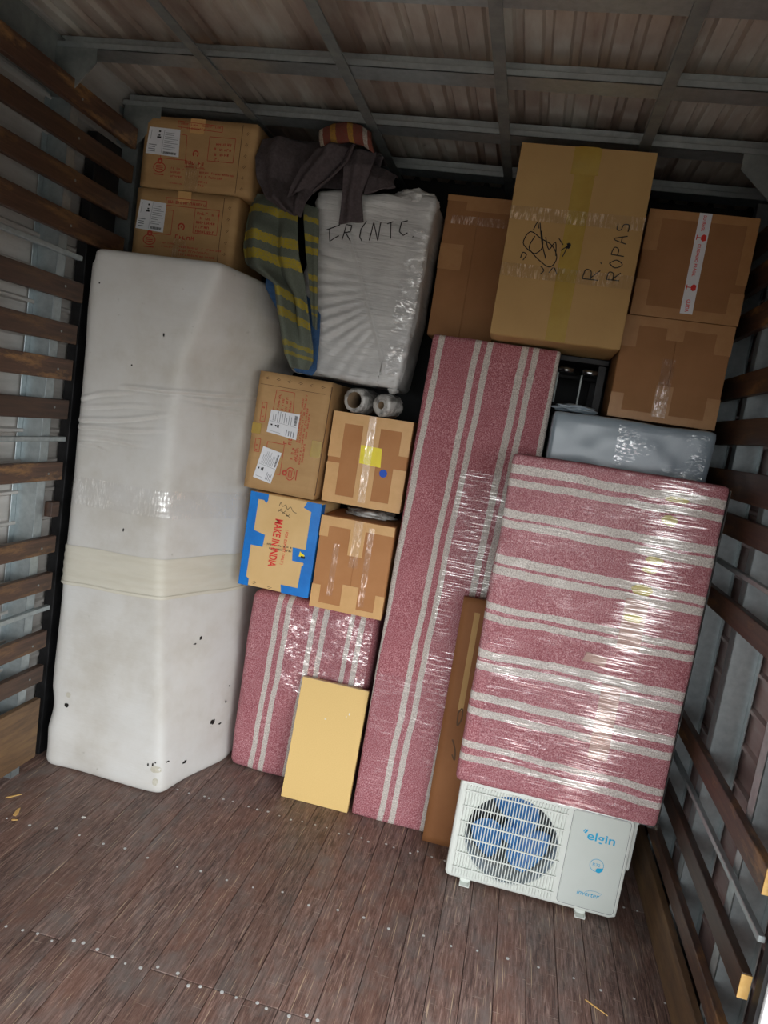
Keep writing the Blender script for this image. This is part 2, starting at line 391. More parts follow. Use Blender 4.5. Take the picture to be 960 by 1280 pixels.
class MB:
    def __init__(s): s.v = []; s.f = []
    def box(s, x0, x1, y0, y1, z0, z1):
        n = len(s.v)
        s.v += [(x0, y0, z0), (x1, y0, z0), (x1, y1, z0), (x0, y1, z0), (x0, y0, z1), (x1, y0, z1), (x1, y1, z1), (x0, y1, z1)]
        s.f += [tuple(n + i for i in q) for q in ((3, 2, 1, 0), (4, 5, 6, 7), (0, 1, 5, 4), (1, 2, 6, 5), (2, 3, 7, 6), (3, 0, 4, 7))]
        return s
    def prism(s, poly, axis, a, b):
        """poly: 2D points; axis 'Y' -> points are (x,z), 'X' -> (y,z), 'Z' -> (x,y)"""
        n = len(s.v); k = len(poly)
        def P(p, t): return (p[0], t, p[1]) if axis == 'Y' else ((t, p[0], p[1]) if axis == 'X' else (p[0], p[1], t))
        s.v += [P(p, a) for p in poly] + [P(p, b) for p in poly]
        s.f += [tuple(n + i for i in range(k)), tuple(n + k + i for i in reversed(range(k)))]
        s.f += [(n + i, n + k + i, n + k + (i + 1) % k, n + (i + 1) % k) for i in range(k)]
        return s
    def tube(s, pts, r, seg=8):
        n0 = len(s.v); P = [Vector(p) for p in pts]
        for i, p in enumerate(P):
            d = (P[min(i + 1, len(P) - 1)] - P[max(i - 1, 0)]).normalized()
            a = d.orthogonal().normalized() if abs(d.z) > 0.95 else d.cross(Vector((0, 0, 1))).normalized()
            b = d.cross(a)
            for j in range(seg):
                t = 2 * math.pi * j / seg
                s.v.append(tuple(p + a * math.cos(t) * r + b * math.sin(t) * r))
        for i in range(len(P) - 1):
            for j in range(seg):
                s.f.append((n0 + i * seg + j, n0 + i * seg + (j + 1) % seg, n0 + (i + 1) * seg + (j + 1) % seg, n0 + (i + 1) * seg + j))
        s.f.append(tuple(n0 + j for j in reversed(range(seg)))); e = n0 + (len(P) - 1) * seg
        s.f.append(tuple(e + j for j in range(seg)))
        return s
    def ribbon(s, pts, w, y):
        """flat stroke in the XZ plane at depth y"""
        P = [Vector((p[0], 0, p[1])) for p in pts]
        ys = [(p[2] if len(p) > 2 else y) for p in pts]
        n0 = len(s.v)
        for i, p in enumerate(P):
            d = (P[min(i + 1, len(P) - 1)] - P[max(i - 1, 0)])
            d = d.normalized() if d.length > 1e-9 else Vector((1, 0, 0))
            nrm = Vector((-d.z, 0, d.x)) * w / 2
            for q in (p + nrm, p - nrm): s.v.append((q.x, ys[i], q.z))
        for i in range(len(P) - 1):
            a = n0 + 2 * i; s.f.append((a, a + 1, a + 3, a + 2))
        return s
    def rect(s, x0, x1, z0, z1, y):
        n = len(s.v); s.v += [(x0, y, z0), (x1, y, z0), (x1, y, z1), (x0, y, z1)]; s.f.append((n, n + 1, n + 2, n + 3)); return s
    def build(s, name, mat, parent=None, smooth=False, bevel=0.0, loc=None, seg=2):
        o = mesh_obj(name, s.v, s.f, mat, parent, smooth)
        bm = bmesh.new(); bm.from_mesh(o.data)
        bmesh.ops.recalc_face_normals(bm, faces=bm.faces)
        bm.to_mesh(o.data); bm.free()
        if bevel:
            m = o.modifiers.new('bevel', 'BEVEL'); m.width = bevel; m.segments = seg; m.limit_method = 'ANGLE'
        if loc is not None: o.location = loc
        return o

def empty(name, label, cat, loc, rot=(0, 0, 0), group=None):
    o = bpy.data.objects.new(name, None); COL.objects.link(o)
    o.empty_display_size = 0.1
    o.location = loc; o.rotation_euler = rot
    o['label'] = label; o['category'] = cat
    if group: o['group'] = group
    return o
def tag(o, label, cat, group=None, kind=None):
    o['label'] = label
    if cat: o['category'] = cat
    if group: o['group'] = group
    if kind: o['kind'] = kind
    return o
def struct(o, label):
    o['kind'] = 'structure'; o['label'] = label; return o

def rbox(w, d, h, r, step, disp=None):
    """subdivided box with rounded edges: x -w/2..w/2, y 0..d, z 0..h"""
    nx, ny, nz = (max(2, int(round(t / step))) for t in (w, d, h))
    idx = {}; V = []; Fc = []
    def vid(i, j, k):
        key = (i, j, k)
        if key in idx: return idx[key]
        p = Vector((-w / 2 + w * i / nx, d * j / ny, h * k / nz))
        q = Vector((min(max(p.x, -w / 2 + r), w / 2 - r), min(max(p.y, r), d - r), min(max(p.z, r), h - r)))
        n = p - q
        if n.length > 1e-9:
            n.normalize(); p = q + n * r
        if disp: p = disp(p, n)
        idx[key] = len(V); V.append(p); return idx[key]
    for j, s in ((0, 1), (ny, -1)):
        for i in range(nx):
            for k in range(nz):
                f = (vid(i, j, k), vid(i + 1, j, k), vid(i + 1, j, k + 1), vid(i, j, k + 1)); Fc.append(f if s > 0 else f[::-1])
    for i, s in ((0, -1), (nx, 1)):
        for j in range(ny):
            for k in range(nz):
                f = (vid(i, j, k), vid(i, j + 1, k), vid(i, j + 1, k + 1), vid(i, j, k + 1)); Fc.append(f if s > 0 else f[::-1])
    for k, s in ((0, -1), (nz, 1)):
        for i in range(nx):
            for j in range(ny):
                f = (vid(i, j, k), vid(i + 1, j, k), vid(i + 1, j + 1, k), vid(i, j + 1, k)); Fc.append(f if s > 0 else f[::-1])
    return V, Fc

def ns(x, y, z, s=1.0):
    return noise.noise(Vector((x * s, y * s, z * s)))

_text_cache = {}
def text_obj(name, s, width, height, mat, parent, loc, rot=0.0, bold=0.0, shear=0.0):
    """flat lettering in the XZ plane facing -Y, fitted to width x height, turned by rot about its centre"""
    cu = bpy.data.curves.new('text', 'FONT'); cu.body = s; cu.size = 1.0; cu.offset = bold; cu.shear = shear; cu.resolution_u = 5
    t = bpy.data.objects.new('text', cu); COL.objects.link(t)
    dg = bpy.context.evaluated_depsgraph_get()
    me = bpy.data.meshes.new_from_object(t.evaluated_get(dg))
    bpy.data.objects.remove(t); bpy.data.curves.remove(cu)
    co = np.array([v.co[:] for v in me.vertices]); mn, mxx = co.min(0), co.max(0)
    k = mxx - mn; c, sn = math.cos(rot), math.sin(rot)
    for v in me.vertices:
        x = ((v.co.x - mn[0]) / k[0] - 0.5) * width; z = ((v.co.y - mn[1]) / k[1] - 0.5) * height
        v.co = (x * c - z * sn, 0, x * sn + z * c)
    me.materials.clear(); me.materials.append(MT[mat])
    o = bpy.data.objects.new(name, me); COL.objects.link(o); o.parent = parent; o.location = loc
    return o

def film_sheet(name, parent, x0, x1, z0, z1, y, mat='film', amp=0.004, nx=40, nz=60, seed=0.0, stretch=(3, 30), corner=None):
    V = []; Fc = []
    for k in range(nz + 1):
        for i in range(nx + 1):
            x = x0 + (x1 - x0) * i / nx; z = z0 + (z1 - z0) * k / nz
            d = amp * (ns(x * stretch[0] + seed, seed, z * stretch[1]) + 0.5 * ns(x * stretch[0] * 3, seed + 5, z * stretch[1] * 2.3))
            ez = 0
            V.append((x, y - abs(d) - 0.0008, z + 0.006 * ns(x * 9, seed, 3.1) * (1 if k in (0, nz) else 0)))
    for k in range(nz):
        for i in range(nx):
            a = k * (nx + 1) + i; Fc.append((a, a + 1, a + nx + 2, a + nx + 1))
    return mesh_obj(name, V, Fc, mat, parent, smooth=True)

# ------------------------------------------------------------------ the truck body
XL, XR = -1.745, 0.72          # inner faces of the slats
SL, SR = -1.86, 0.84           # metal sheets
YB = 3.62                      # front bulkhead
ZC = 2.83                      # roof sheet
FR = [-0.69, -0.25, 0.19, 0.63, 1.07, 1.51, 1.95, 2.39, 2.83, 3.27]   # frame stations

struct(MB().box(-30, 30, -30, 30, -1.25, -1.15).build('ground', 'ground'), 'grey concrete yard outside the truck')
floor = struct(MB().box(SL, SR, REAR_Y, YB, -0.08, -0.021).build('floor', 'dark_metal'), 'worn dark red-brown hardwood truck floor')
PW = 0.0975; x0 = -0.979 - PW * 9
plank_cache = {}
k = 0; rng = random.Random(3)
while x0 + k * PW < SR - 0.02:
    xa = x0 + k * PW; xb = min(xa + PW, SR)
    if xa < SL - 0.001: xa = SL
    joints = {0: [1.715], 1: [0.835, 3.035], 2: [1.715], 3: [2.595]}[(k + 1) % 4] if k not in (12, 14) else [1.715]
    ys = [REAR_Y] + joints + [YB]
    for a, b_ in zip(ys[:-1], ys[1:]):
        key = (round(xb - xa, 4), round(b_ - a, 3))
        L = b_ - a - 0.003; Wd = xb - xa - 0.0018
        if key not in plank_cache:
            o = MB().box(-Wd / 2, Wd / 2, -L / 2, L / 2, -0.02, 0).build('plank', 'floor', floor, bevel=0.0012, seg=1)
            plank_cache[key] = o
        else:
            o = link_copy(plank_cache[key], floor)
        o.location = ((xa + xb) / 2, (a + b_) / 2, rng.uniform(-0.0012, 0))
    k += 1
nb = MB()
for yy in (1.275, 1.715, 2.155, 2.595):
    for i in range(29):
        xc = x0 + i * PW
        if not (SL + 0.03 < xc < SR - 0.03): continue
        for dx in ((0.028, 0.07) if yy in (1.715, 2.595) else (0.045,)):
            cx, cy = xc + dx + rng.uniform(-.012, .012), yy + rng.uniform(-.016, .016); r = rng.uniform(.0035, .0058)
            nb.prism([(cx + r * math.cos(t * math.pi / 4), cy + r * math.sin(t * math.pi / 4)) for t in range(8)], 'Z', -0.002, 0.0006)
o = nb.build('nail_heads', 'nail', floor); o['kind'] = 'stuff'

# side walls: ribbed sheets
def ribbed(name, X, sgn, y0, y1, z0, z1, mat):
    prof = []; z = z0
    while z < z1:
        prof += [(X, z), (X, min(z + 0.095, z1)), (X + sgn * 0.012, min(z + 0.102, z1)), (X + sgn * 0.012, min(z + 0.112, z1))]
        z += 0.119
    prof.append((X, z1))
    V = []; Fc = []
    for y in (y0, y1):
        V += [(p[0], y, p[1]) for p in prof]
    n = len(prof)
    for i in range(n - 1): Fc.append((i, i + 1, n + i + 1, n + i))
    return mesh_obj(name, V, Fc, mat)
wall_l = struct(ribbed('wall_left', SL, 1, REAR_Y, YB, -0.02, ZC, 'wall_sheet'), 'ribbed galvanised side wall with brown wooden slats')
wall_r = struct(ribbed('wall_right', SR, -1, DOOR_Y1, YB, -0.02, ZC, 'wall_sheet_r'), 'ribbed side wall with dark wooden slats beside the air conditioner')
struct(MB().box(SR, SR + 0.03, REAR_Y, DOOR_Y0, -0.02, ZC).box(SR, SR + 0.03, DOOR_Y0, DOOR_Y1, DOOR_Z, ZC).box(SL, SR, REAR_Y - 0.03, REAR_Y, REAR_Z, ZC).build('trim_1', 'wall_sheet'), 'unseen rear panel, and headers set low to shade the upper cargo')  # headers are unseen and lowered to darken the top of the cargo
wall_f = struct(MB().box(SL, SR, YB, YB + 0.03, -0.02, ZC + 0.02).build('wall_front', 'front_wall'), 'dark bulkhead behind the cargo')

# ceiling: trapezoid ribs along Y
prof = []; x = SL
while x < SR + 0.02:
    prof += [(x, ZC), (x + 0.050, ZC), (x + 0.058, ZC + 0.016), (x + 0.078, ZC + 0.016)]
    x += 0.0865
n = len(prof)
ceil = struct(mesh_obj('ceiling', [(p[0], y, p[1]) for y in (REAR_Y, YB) for p in prof], [(i, n + i, n + i + 1, i + 1) for i in range(n - 1)], 'ceil'), 'ribbed metal roof sheet with galvanised cross members')
# solid roof skin above keeps the daylight out
struct(MB().box(SL - 0.03, SR + 0.03, REAR_Y, YB + 0.03, ZC + 0.02, ZC + 0.04).build('trim_2', 'galv_dull'), 'outer roof skin')

def channel(name, parent, mat='galv', L=1.0):
    """C-shaped roof member running along X, centred on y=0, bottom at z=0"""
    s = MB()
    s.box(0, L, -0.045, 0.045, 0, 0.004).box(0, L, -0.045, -0.041, 0, 0.022).box(0, L, 0.0, 0.004, 0.0, 0.062).box(0, L, 0.0, 0.04, 0.058, 0.062)
    s.box(0, L, 0.041, 0.045, 0, 0.018)
    return s.build(name, mat, parent, bevel=0.002, seg=1)
first = None
for y in FR:
    if first is None:
        first = channel('cross_member', ceil, 'galv', SR - SL - 0.02); o = first
    else: o = link_copy(first, ceil)
    o.location = (SL + 0.01, y, ZC - 0.085)
first = None
for xs in (-1.28, -0.785, -0.275, 0.225):
    if first is None:
        first = MB().box(-0.019, 0.019, REAR_Y + 0.02, YB - 0.02, 0, 0.005).box(-0.019, -0.016, REAR_Y + 0.02, YB - 0.02, 0.005, 0.013).build('roof_strip', 'galv_dull', ceil); o = first
    else: o = link_copy(first, ceil)
    o.location = (xs, 0, ZC - 0.094)

# wall posts (hat channels) and corner gussets
def post(parent, x_in, sgn, y, z1=ZC - 0.09):
    """sgn=+1: sheet lies toward -X (left wall)"""
    s = MB(); w = 0.045
    xo = x_in - sgn * 0.085
    s.box(min(x_in, x_in - sgn * 0.004), max(x_in, x_in - sgn * 0.004), -w * 0.55, w * 0.55, 0, z1)
    for t in (-1, 1):
        ya = t * w * 0.55
        s.box(min(x_in, xo), max(x_in, xo), min(ya, ya - t * 0.004), max(ya, ya - t * 0.004), 0, z1)
        yb = ya + t * 0.028
        s.box(min(xo, xo + sgn * 0.004), max(xo, xo + sgn * 0.004), min(ya, yb), max(ya, yb), 0, z1)
    o = s.build('post', 'galv', parent, bevel=0.0015, seg=1); o.location = (0, y, 0)
    return o
pl = post(wall_l, XL - 0.026, 1, FR[0])
for y in FR[1:]: link_copy(pl, wall_l, (0, y, 0))
pr = post(wall_r, XR + 0.026, -1, FR[6])
for y in FR[7:]: link_copy(pr, wall_r, (0, y, 0))
gl = MB().prism([(XL - 0.09, 2.58), (XL - 0.03, 2.58), (XL + 0.075, 2.70), (XL + 0.075, 2.745), (XL - 0.09, 2.745)], 'Y', -0.049, -0.044).build('gusset_plate', 'galv_dull', wall_l, loc=(0, FR[6], 0))
for y in FR[7:9]: link_copy(gl, wall_l, (0, y, 0))
gr = MB().prism([(XR + 0.09, 2.56), (XR - 0.01, 2.56), (XR - 0.16, 2.69), (XR - 0.16, 2.745), (XR + 0.09, 2.745)], 'Y', -0.049, -0.044).build('gusset_plate', 'galv_dull', wall_r, loc=(0, FR[6], 0))
for y in FR[7:9]: link_copy(gr, wall_r, (0, y, 0))
# galvanised fascia plate along the top of the left wall, with rivets
fp = MB().box(SL + 0.012, SL + 0.03, REAR_Y, 2.385, 2.60, 2.79).build('fascia_plate', 'galv_dull', wall_l)
rv = MB()
for i in range(30):
    yy = 2.33 - i * 0.055
    rv.prism([(yy + .0035 * math.cos(t * math.pi / 4), 2.672 + .0035 * math.sin(t * math.pi / 4)) for t in range(8)], 'X', SL + 0.03, SL + 0.033)
o = rv.build('rivets', 'white_paint', fp); o['kind'] = 'stuff'

# slats
slat_cache = {}
def slat(parent, side, z0, z1, y0, y1, mat='wood_slat', jit=0.0):
    key = (side, round(z1 - z0, 3), round(y1 - y0, 2), mat)
    if key not in slat_cache:
        L = y1 - y0; h = z1 - z0
        o = MB().box(-0.0125, 0.0125, -L / 2, L / 2, -h / 2, h / 2).build('slat', mat, parent, bevel=0.003)
        slat_cache[key] = o
    else: o = link_copy(slat_cache[key], parent)
    xc = XL - 0.0125 if side < 0 else XR + 0.0125
    o.location = (xc, (y0 + y1) / 2, (z0 + z1) / 2)
    o.rotation_euler = (jit, 0, 0)
    return o
bolt_l = None
def bolt(parent, x, y, z):
    global bolt_l
    if bolt_l is None:
        bolt_l = MB().prism([(.0045 * math.cos(t * math.pi / 4), .0045 * math.sin(t * math.pi / 4)) for t in range(8)], 'X', -0.002, 0.002).build('screw', 'galv_dull', parent)
        o = bolt_l
    else: o = link_copy(bolt_l, parent)
    o.location = (x, y, z); return o
for z0, z1, ye in ((2.565, 2.645, 2.752), (2.431, 2.50, 2.748), (2.285, 2.357, 2.742), (2.13, 2.21, 2.735), (1.903, 1.976, 2.50), (1.745, 1.817, 2.485),
               (1.605, 1.684, 2.478), (1.457, 1.532, 2.476), (1.219, 1.29, 2.474), (0.924, 0.992, 2.474), (0.772, 0.843, 2.472), (0.532, 0.603, 2.470), (0.384, 0.455, 2.468)):
    s = slat(wall_l, -1, z0, z1, REAR_Y + 0.02, ye, jit=random.uniform(-.001, .001))
    L = ye - REAR_Y - 0.02
    for yy in (2.39, 1.95):
        bolt(s, 0.0125, yy - (REAR_Y + 0.02 + ye) / 2, random.uniform(-.01, .01))
slat(wall_l, -1, 0.055, 0.312, REAR_Y + 0.02, 2.47, 'ply').name = 'kick_board'
for zz in (2.065, 1.378, 0.695):
    MB().box(XL - 0.024, XL - 0.002, REAR_Y + 0.02, 2.48, zz - 0.009, zz + 0.009).build('rail', 'galv', wall_l, bevel=0.002, seg=1)
MB().box(SL + 0.013, SL + 0.058, 2.575, 2.745, 0.0, 2.56).build('gap_shade_strip', 'dark_metal', wall_l, bevel=0.003)  # added dark strip, stands in for the shade in the gap
MB().box(XL - 0.03, XL + 0.004, 2.425, 2.47, 1.072, 1.132).build('wood_block', 'wood_slat', wall_l, bevel=0.003)
for z0, z1 in ((0.226, 0.290), (0.410, 0.478), (0.682, 0.752), (1.172, 1.242), (1.432, 1.506), (1.555, 1.655), (1.745, 1.835), (1.92, 2.005), (2.16, 2.25), (2.325, 2.415), (2.475, 2.56)):
    s = slat(wall_r, 1, z0, z1, 1.713, 3.55)
    MB().box(-0.0122, 0.0122, -0.003, 0.0, -(z1 - z0) / 2 + 0.003, (z1 - z0) / 2 - 0.003).build('cut_end', 'splinter', s, loc=(0, -(3.55 - 1.713) / 2 - 0.0003, 0))
slat(wall_r, 1, 0.006, 0.165, 1.713, 3.55, 'ply').name = 'kick_board'
for zz in (0.592, 1.335):
    MB().box(XR + 0.002, XR + 0.02, 1.68, 3.5, zz - 0.008, zz + 0.008).build('rail', 'galv', wall_r, bevel=0.002, seg=1)
# door post at the edge of the side opening
dp = struct(MB().box(0.752, 0.87, DOOR_Y1, DOOR_Y1 + 0.05, -0.02, ZC - 0.01).build('trim_3', 'white_paint', bevel=0.006), 'pale door post at the edge of the open side door')
MB().box(0.742, 0.752, DOOR_Y1 + 0.01, DOOR_Y1 + 0.04, 0.0, ZC - 0.02).build('seal_strip', 'dark_metal', dp)

# ------------------------------------------------------------------ tall white fabric bundle
def lerp_tab(tab, z):
    return float(np.interp(z, [t[0] for t in tab], [t[1] for t in tab]))
XF = [(0, -1.195), (0.25, -1.22), (0.6, -1.27), (0.9, -1.305), (1.5, -1.33), (1.75, -1.31), (1.95, -1.25), (2.12, -1.195)]
XRT = [(0, -1.085), (0.5, -1.10), (0.8, -1.125), (1.15, -1.135), (1.3, -1.145), (1.74, -1.142), (1.86, -1.09), (1.98, -1.10), (2.08, -1.14), (2.13, -1.16)]
ZTOP = 2.122
CREASES = [(-1.74, 1.535, -1.50, 1.60, 0.006), (-1.55, 1.602, -1.13, 1.64, 0.0075), (-1.71, 1.51, -1.36, 1.555, 0.005), (-1.74, 1.445, -1.33, 1.525, 0.0075), (-1.74, 1.42, -1.34, 1.465, 0.0065), (-1.73, 1.385, -1.42, 1.40, 0.006), (-1.72, 1.37, -1.58, 1.36, 0.005), (-1.33, 1.60, -1.15, 1.605, 0.004), (-1.30, 1.565, -1.14, 1.575, 0.004)]
def bundle_ring(z, off=0.0, n=220):
    xl = -1.733 + 0.006 * ns(0, 0, z, 4)
    if 0.16 < z < 0.34: xl += 0.012 * math.sin((z - 0.16) / 0.18 * math.pi)
    xf, xr = lerp_tab(XF, z), lerp_tab(XRT, z)
    xb = xl - (0.058 if z < 2.07 else 0.0)                     # hidden bulge behind the slat ends, shaped to darken the gap
    P = np.array([(xl, 2.515), (xf, 2.512 + 0.004 * ns(1, 0, z, 3)), (xr, 2.90), (xr, 3.26), (xb, 3.26), (xb, 2.63)])
    per = [np.linalg.norm(P[(i + 1) % 6] - P[i]) for i in range(6)]; cum = np.concatenate([[0], np.cumsum(per)])
    t = np.linspace(0, cum[-1], n, endpoint=False)
    pts = np.stack([np.interp(t, cum, np.append(P[:, a], P[0, a])) for a in (0, 1)], 1)
    for _ in range(7):
        pts = (np.roll(pts, 1, 0) + 2 * pts + np.roll(pts, -1, 0)) / 4
    tan = np.roll(pts, -1, 0) - np.roll(pts, 1, 0); nr = np.stack([tan[:, 1], -tan[:, 0]], 1); nr /= np.linalg.norm(nr, axis=1)[:, None]
    out = []
    for (x, y), (nx, ny) in zip(pts, nr):
        u = x + 1.74
        d = 0.010 * ns(x * 2.2, y * 2.2, z * 1.7) + 0.004 * ns(x * 6, y * 6, z * 6)
        if 1.28 < z < 1.75 and y < 2.92:                       # slack creases across the middle
            for (xa, za, xb, zb, dep) in CREASES:
                t = (x - xa) / (xb - xa)
                if -0.05 < t < 1.05:
                    fd = min(1.0, max(0.0, (t + 0.05) / 0.15)) * min(1.0, max(0.0, (1.05 - t) / 0.35))
                    q = z - (za + (zb - za) * t + 0.004 * math.sin(t * 7 + za * 40))
                    d += dep * fd * (math.exp(-((q - 0.009) / 0.008) ** 2) - 0.9 * math.exp(-((q + 0.003) / 0.0055) ** 2))
        if z < 0.35:
            d += 0.012 * (1 - z / 0.35) * ns(x * 5 + 3, y * 5, z * 7)
        out.append((x + nx * (d + off), y + ny * (d + off), z))
    return out
bundle = empty('wrapped_bundle', 'tall upright bundle wrapped in stained white fabric beside the slatted wall', 'bundle', (-1.42, 2.85, 0))
def loft(name, rings, mat, parent, cap_top=False, cap_bot=False, origin=(0, 0, 0)):
    V = []; Fc = []; n = len(rings[0])
    for r in rings: V += [(p[0] - origin[0], p[1] - origin[1], p[2] - origin[2]) for p in r]
    for a in range(len(rings) - 1):
        for i in range(n):
            j = (i + 1) % n; Fc.append((a * n + i, a * n + j, (a + 1) * n + j, (a + 1) * n + i))
    if cap_top: Fc.append(tuple((len(rings) - 1) * n + i for i in range(n)))
    if cap_bot: Fc.append(tuple(reversed(range(n))))
    return mesh_obj(name, V, Fc, mat, parent, smooth=True)
BO = (-1.42, 2.85, 0)
rings = []
def shrink(r, k, z):
    c = np.mean(np.array(r), 0); return [(c[0] + (p[0] - c[0]) * k, c[1] + (p[1] - c[1]) * k, z) for p in r]
rings.append(shrink(bundle_ring(0.0), 0.955, 0.001)); rings.append(shrink(bundle_ring(0.004), 0.98, 0.006)); rings.append(shrink(bundle_ring(0.015), 0.993, 0.016))
for z in np.concatenate([np.arange(0.03, 1.33, 0.012), np.arange(1.33, 1.68, 0.004), np.arange(1.68, ZTOP - 0.03, 0.012)]): rings.append(bundle_ring(float(z)))
top = bundle_ring(ZTOP - 0.03)
for kk, dz in ((0.997, 0.018), (0.985, 0.009), (0.965, 0.003), (0.93, 0.0), (0.5, 0.0)): rings.append(shrink(top, kk, ZTOP - dz))
loft('fabric_cover', rings, 'white_fabric', bundle, True, True, BO)
def band(name, z0, z1, off, mat, slope=0.0, n=14):
    rr = []
    for i in range(n + 1):
        z = z0 + (z1 - z0) * i / n
        r = bundle_ring(z, off + 0.0015 * math.sin(i * 2.1))
        rr.append([(p[0], p[1], p[2] + slope * (p[0] + 1.74) + 0.008 * ns(p[0] * 5, p[1] * 4, z0)) for p in r])
    return loft(name, rr, mat, bundle, False, False, BO)
band('wrapping_band', 0.80, 0.955, 0.004, 'cream_band', 0.03)
band('wrapping_cord', 0.792, 0.806, 0.008, 'cream_band', 0.03, 4)
band('film_band', 1.13, 1.24, 0.006, 'clear_tape', 0.0)
def bundle_front_y(x, z):
    r = bundle_ring(z); return min((abs(p[0] - x) + (10 if p[1] > 2.86 else 0), p[1]) for p in r)[1]
def blot(name, x, z, rx, rz, mat, seed, parent=bundle, off=0.0025):
    V = [(x - BO[0], bundle_front_y(x, z) - off - BO[1], z)]
    for i in range(14):
        a = i / 14 * 2 * math.pi; k = 0.75 + 0.5 * abs(ns(math.cos(a) * 2 + seed, math.sin(a) * 2, seed))
        xx, zz = x + rx * k * math.cos(a), max(z + rz * k * math.sin(a), 0.02)
        V.append((xx - BO[0], bundle_front_y(xx, zz) - off - BO[1], zz))
    mesh_obj(name, V, [(0, 1 + i, 1 + (i + 1) % 14) for i in range(14)], mat, parent)
blot('tear', -1.655, 0.285, 0.012, 0.011, 'hole', 1.0)
blot('tear', -1.125, 0.222, 0.006, 0.014, 'hole', 2.0)
blot('tear', -1.10, 0.30, 0.004, 0.008, 'hole', 3.0)
blot('tear', -1.11, 0.20, 0.004, 0.005, 'hole', 4.0)
blot('stain', -1.232, 0.105, 0.026, 0.017, 'stain', 5.0)
blot('stain', -1.226, 0.055, 0.014, 0.02, 'stain', 6.0)
blot('stain', -1.65, 0.33, 0.014, 0.012, 'stain', 7.0)
for i, (x, z) in enumerate(((-1.245, 0.125), (-1.235, 0.135), (-1.265, 0.12), (-1.2, 0.13), (-1.17, 0.09), (-1.20, 0.60), (-1.19, 0.62), (-1.09, 0.38), (-1.48, 1.06), (-1.69, 1.99), (-1.40, 1.83), (-1.52, 1.70))):
    blot('pinhole', x, z, 0.004, 0.004 if i % 2 else 0.008, 'hole', 10.0 + i)

# ------------------------------------------------------------------ cartons
def carton(label, x0, x1, y0, y1, z0, z1, mat, roll=0.0, yaw=0.0, group=None, name='cardboard_box', split=None, bev=0.005, flap_mat=None):
    w, d, h = x1 - x0, y1 - y0, z1 - z0
    e = empty(name, label, 'box', ((x0 + x1) / 2, y0, z0), (0, roll, yaw), group)
    rngc = random.Random(hash(label) % 1000 if False else int(abs(x0) * 1000))
    def disp(p, n):
        t = 0.0025 * ns(p.x * 4 + x0 * 7, p.y * 4, p.z * 4 + z0 * 3)
        return p + n * (t if p.y > 0.02 else 0)
    V, Fc = rbox(w, d, h, bev, 0.03, disp)
    yofs = 0.003 if split else 0.0
    V = [Vector((v.x, max(v.y, yofs) if v.y < yofs else v.y, v.z)) for v in V]
    body = mesh_obj('carton_body', V, Fc, mat, e, smooth=True)
    if split:
        ax, t = split
        g = 0.0012; m = 0.002
        fm = flap_mat or mat
        if ax == 'V':
            xs = -w / 2 + t * w
            MB().box(-w / 2 + m, xs - g, 0, 0.0036, m, h - m).build('flap', fm, e, bevel=0.001, seg=1)
            MB().box(xs + g, w / 2 - m, 0, 0.0036, m, h - m).build('flap', fm, e, bevel=0.001, seg=1)
        else:
            zs = t * h
            MB().box(-w / 2 + m, w / 2 - m, 0, 0.0036, m, zs - g).build('flap', fm, e, bevel=0.001, seg=1)
            MB().box(-w / 2 + m, w / 2 - m, 0, 0.0036, zs + g, h - m).build('flap', fm, e, bevel=0.001, seg=1)
    e['_w'] = w; e['_h'] = h; e['_d'] = d
    return e
